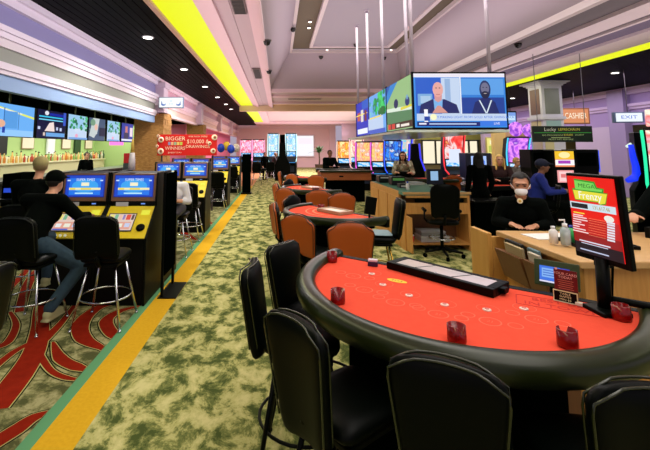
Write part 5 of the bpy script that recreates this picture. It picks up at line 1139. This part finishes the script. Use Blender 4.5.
# ============================================================ BAR AT THE LEFT
rn = random.Random(5)
t = thing('bar_counter', 'long dark bar counter along the left under the televisions', 'bar', (0, 0, 0), 0)
b = MB(); b.bb((-6.6, 7, 0), (-6.1, 19.2, 1.0)); b.build('counter_front', P((24, 28, 22)), t); b = MB(); b.bb((-6.75, 6.9, 1.0), (-5.9, 19.3, 1.06)); b.build('worktop', P((54, 62, 58), .3), t, bevel=.01)
b = MB(); b.bb((-6.12, 7, .45), (-6.09, 19.2, .5)); b.build('foot_rail', BRASS, t)
t = thing('back_bar', 'pale lit bottle shelf unit against the green wall behind the bar', 'shelf', (0, 0, 0), 0)
b = MB(); b.bb((-9.05, 8, 0), (-8.5, 19.4, 1.25)); b.build('lower_cabinet', P((220, 214, 170)), t)
b = MB(); b.bb((-9.05, 8, 1.25), (-8.45, 19.4, 1.3)); b.build('shelf_top', P((236, 230, 190)), t); b = MB(); b.bb((-9.05, 10, 1.3), (-8.8, 19.4, 1.5)); b.build('shelf_step', E((246, 240, 190), .9), t)
cols = [(216, 130, 60), (236, 206, 130), (196, 80, 60), (150, 190, 110), (240, 234, 206), (80, 110, 80), (236, 190, 110)]
cn = ['orange', 'golden', 'red', 'green', 'cream', 'dark green', 'amber']
bp = []
for i, cl in enumerate(cols):
    q = thing('bottle', 'small %s bottle on the lit shelf behind the bar' % cn[i], 'bottle', (-8.62, 10.0+i*.25, 1.305), 0, '%s bottles behind the bar' % cn[i])
    MB().lathe([(.05, 0), (.055, .2), (.02, .28), (.02, .36)], seg=10).build('bottle_body', P(cl, .25), q); MB().lathe([(.024, .361), (.024, .4)], seg=8).build('cap', P((30, 24, 20)), q); bp.append(q)
for k in range(77):
    i = rn.randrange(7); y = 11.75+k*.1+rn.uniform(-.02, .02)
    dup(bp[i], (-8.62+(.0 if k % 2 else .09), y, 1.305), scale=rn.uniform(.5, .95))
cl0 = thing('wall_panel', 'pale framed notice on the green wall behind the bar, nearest the left edge', 'panel', (-9.08, 9.6, 1.5), PI/2, 'notices on the bar wall')
MB().bb((-.35, -.03, 0), (.35, -.0, .7)).build('frame', P((150, 130, 90)), cl0); MB().bb((-.32, -.034, .03), (.32, -.031, .67)).build('sheet', P((240, 226, 206)), cl0)
for k, y in enumerate((12, 14.3, 16.9, 18.9)):
    dup(cl0, (-9.08, y, 1.75), PI/2, 'pale framed notice on the green wall behind the bar, '+['second from the left', 'third from the left', 'fourth from the left', 'farthest to the right'][k])
for k, (y, c) in enumerate(((9.1, (30, 40, 40)), (12.9, (20, 24, 24)), (15.7, (236, 236, 246)), (17.8, (40, 70, 40)), (11, (30, 40, 40)))):
    q = tag(MB().box((0, 0, 0), (.06, .5, 1.0)).build('wall_board', P(c), loc=(-9.04, y, 2.06)), ['dark upright panel', 'black upright panel', 'white upright panel', 'dark green upright panel', 'grey upright panel'][k]+' on the green wall behind the bar', 'panel')
t = thing('light_fixture', 'white glowing tube lamp under the televisions behind the bar', 'lamp', (-7.6, 12.2, 2.2), 0)
MB().bb((-.05, -.8, .0), (.05, .8, .08)).build('tube', E((255, 250, 240), 1.4), t); MB().bb((-.07, -.85, .081), (.07, .85, .13)).build('housing', WHITE, t); MB().tube([(0, 0, .13), (0, 0, .78)], .012, 5).build('rod', BLK, t)
t = thing('neon_sign', 'pink glowing sign at the right end of the bar', 'sign', (tat(116, 16), 16, 1.9), 0)
MB().bb((-.28, 0, 0), (.28, .05, .16)).build('tube', E((255, 120, 210), 1.3), t); MB().tube([(0, .03, .16), (0, .03, 1.08)], .012, 5).build('rod', BLK, t)
t = thing('bar_display', 'red and white display cabinet between the bar and the brick pillar', 'cabinet', (tat(130, 14), 14, 0), 0)
MB().bb((-.22, 0, 0), (.22, .4, 1.25)).build('cabinet', P((60, 66, 72)), t); MB().bb((-.22, 0, 1.251), (.22, .4, 1.6)).build('header', P((200, 20, 30)), t, bevel=.02)
# games and screens in the bar
bs = None
for k, (px, py, Y) in enumerate(((13, 162.5, 7.2), (24, 162, 7.6))):
    p = at(px, py, Y); lb = ['blue-screened bar machine at the left edge behind the seated men', 'pale blue-screened bar machine beside the one at the left edge'][k]
    if not bs:
        bs = thing('bar_machine', lb, 'slot machine', (p.x, Y, 0), .1, 'bar machines at the left edge')
        MB().bb((-.16, 0, 0), (.16, .35, 1.3)).build('cabinet', BLKM, bs, bevel=.01); picture('screen', .25, .28, [((110, 190, 250), rc(.1, .4, .9, .9)), ((230, 250, 255), rc(.2, .5, .7, .8)), ((30, 70, 200), rc(0, 0, 1, .3))], bs, Matrix.Translation((0, -.006, .97)) @ Matrix.Rotation(-.1, 4, 'X'), back=(60, 130, 230)); MB().bb((-.16, -.2, .82), (.16, -.001, .87)).build('shelf', BLK, bs)
    else: dup(bs, (p.x, Y, 0), .1, lb)
# ============================================================ PEOPLE IN THE PLACE
BLKC = mat('black_cloth', (5, 9, 7), .95, spec=.05); JEAN = noisemat('jeans', [(24, 44, 60), (46, 74, 92)], 20, .9)
# seated: origin on the floor under the seat; they face -Y at rz 0
person('man in black jacket, jeans and a dark cap seated playing the front row slot', (-2.52, 4.2, 0), PI-.12, SIT, dict(che=V(0, -.12, 1.08), nec=V(0, -.2, 1.25), head=V(0, -.27, 1.38), sL=V(.2, -.1, 1.2), sR=V(-.2, -.1, 1.2), eL=V(.28, -.3, 1.0), wL=V(.22, -.52, 1.0), eR=V(-.3, -.28, 1.0), wR=V(-.24, -.54, .98), kR=V(-.38, -.24, .5), aR=V(-.25, .06, .16), hR=V(-.12, 0, .74)),
       top=BLKC, bottom=JEAN, shoes=P((176, 176, 130), .7), hairm=P((20, 14, 10)), cap=BLKC, vox=.012, face=True)
person('man in dark clothes with a grey-blond cap at the left edge, behind the first man', (-3.05, 5.0, 0), PI+.1, SIT, dict(head=V(0, -.12, 1.52), nec=V(0, -.06, 1.36), che=V(0, 0, 1.18), sL=V(.22, -.02, 1.3), sR=V(-.22, -.02, 1.3)), top=BLKC, bottom=BLKC, hairm=P((150, 130, 90)), cap=P((160, 150, 100), .9), turn=.5)
person('player in a white shirt and shorts facing the camera, half hidden by the sign stand', (-1.74, 6.72, 0), .0, SIT, dict(che=V(0, -.14, 1.02), nec=V(.0, -.27, 1.13), head=V(-.03, -.37, 1.22), sL=V(.2, -.14, 1.14), sR=V(-.2, -.14, 1.14), eL=V(.27, -.14, .9), wL=V(.12, -.3, .92), kL=V(.1, -.38, .72), aL=V(.12, -.5, .3)), top=P((226, 226, 236), .8), bottom=P((40, 40, 50)), shorts=True, sleeves='mid', hairm=P((60, 44, 30)), shoes=P((200, 200, 190)))
person('masked dealer in black leaning on the oak counter', (2.34, 3.86, 0), -.5, STAND, dict(pel=V(0, .12, .93), wai=V(0, .1, 1.06), che=V(0, .02, 1.2), nec=V(0, -.06, 1.35), head=V(0, -.13, 1.475), sL=V(.15, -.02, 1.28), sR=V(-.15, -.02, 1.28), eL=V(.22, -.03, 1.1), wL=V(.11, -.22, 1.11), eR=V(-.22, -.03, 1.1), wR=V(-.11, -.22, 1.11), hL=V(.09, .12, .91), hR=V(-.09, .12, .91), kL=V(.11, .06, .49), kR=V(-.11, .06, .49)),
       scale=.955, top=BLKC, bottom=BLKC, skin=mat('skin_tan', (196, 140, 108), .5), hair='bun', hairm=P((20, 16, 14), .6), mask=True, vox=.007, female=True, turn=0, tilt=.12, curl=.3)
p = at(520, 201, 3.68); t = thing('name_badge', 'small yellow and white round badge on the dealer\'s chest', 'badge', (p.x, 3.68, p.z), -.5)
MB().lathe([(.024, 0), (.022, .008)], seg=16, M=Matrix.Rotation(PI/2, 4, 'X')).build('disc', P((236, 226, 190)), t); MB().lathe([(.012, .0085), (.01, .011)], seg=12, M=Matrix.Rotation(PI/2, 4, 'X')).build('emblem', P((226, 180, 60)), t)
p = at(479, 170, 7.9); person('person with long dark hair in black standing with their back to the camera', (p.x, 7.9, 0), PI, STAND, top=BLKC, bottom=BLKC, hair='long', hairm=P((10, 10, 8)), scale=.97, female=True)
p = at(495.5, 160, 9.0); person('woman with long blonde hair seated at the small red table', (tat(497, 9.55), 9.5, 0), -.3, SIT, top=P((50, 24, 24), .8), bottom=BLKC, hair='long', hairm=P((244, 204, 116), .6), female=True, scale=1.04)
p = at(513, 160, 10.6); person('person with short blond hair in grey behind the blonde woman', (tat(513.5, 10.8), 10.8, 0), .4, SIT, top=P((110, 104, 100), .8), bottom=BLKC, hairm=P((206, 170, 90), .6), scale=.98)
p = at(538, 172, 7.4); person('man in a blue jacket and dark blue cap seated right of the dealer', (p.x, 7.4, 0), 1.0, SIT, top=P((20, 40, 130), .8), bottom=BLKC, cap=P((16, 24, 50), .8), hairm=P((30, 24, 20)), skin=SKIND, turn=.2)
p = at(405, 160, 11.6); person('woman with long dark hair in a patterned top seated behind the pit desk', (p.x, 11.8, 0), -.3, SIT, top=noisemat('patterned_cloth', [(226, 220, 190), (110, 110, 80), (180, 150, 120)], 14, .8, tex='voronoi'), bottom=BLKC, hair='long', hairm=P((40, 22, 14), .6), female=True, sleeves='mid', scale=1.08)
p = at(331, 160, 14.6); person('dark-clothed person seated at the far side of the dice table', (p.x, 15.1, 0), .3, SIT, top=BLKC, bottom=BLKC, hairm=P((60, 20, 12)), skin=SKIND, scale=1.1)
p = at(80.5, 160, 12); person('bartender in black behind the bar', (p.x-.3, 13.0, 0), PI/2-.5, STAND, top=BLKC, bottom=BLKC, hairm=P((40, 20, 14)), scale=.95)
p = at(264, 160, 22); person('dark-clothed person standing before the pink machines, left one', (tat(265, 22.6), 22.6, 0), .6, STAND, top=BLKC, bottom=BLKC, hairm=P((30, 20, 16)), scale=.9, face=False)
person('dark-clothed person sitting before the cyan machine, right one', (tat(268.5, 23.0)+.35, 23.1, 0), PI/2, SIT, top=P((50, 40, 50)), bottom=BLKC, hairm=P((180, 150, 130)), scale=1.0, face=False)
# person at the right edge with a hand on a black wallet
p = at(668, 190, 2.9)
person('person in dark clothes at the right edge reaching a hand into view', (3.62, 3.6, 0), .1, STAND, dict(eR=V(-.45, .0, 1.16), wR=V(-.7, -.2, 1.2)), top=BLKC, bottom=BLKC, hairm=P((20, 16, 14)), vox=.008, curl=.9)

t = thing('wallet', 'small black wallet standing on the counter below the hand at the right edge', 'wallet', (3.0, 3.2, 1.057), .2)
MB().box((0, 0, .03), (.2, .03, .1)).build('cover', BLK, t, bevel=.004); MB().box((.0, -.0175, .05), (.12, .003, .05)).build('inner_pocket', P((190, 90, 50)), t)

def seat_for(x, y, rz, label): dup(ST0, (x, y, 0), rz+PI, label, 'chrome-legged stools under seated people')
seat_for(tat(497, 9.55), 9.5, -.3, 'stool under the blonde woman at the small red table')
seat_for(tat(513.5, 10.8), 10.8, .4, 'stool under the short-haired blond person')
seat_for(at(538, 172, 7.4).x, 7.4, 1.0, 'stool under the man in the blue jacket and cap')
seat_for(at(405, 160, 11.6).x, 11.8, -.3, 'stool under the woman in the patterned top')
seat_for(at(331, 160, 14.6).x, 15.1, .3, 'stool under the dark-clothed person behind the dice table')
seat_for(tat(268.5, 23.0)+.35, 23.1, PI/2, 'stool under the dark-clothed person before the cyan machine')
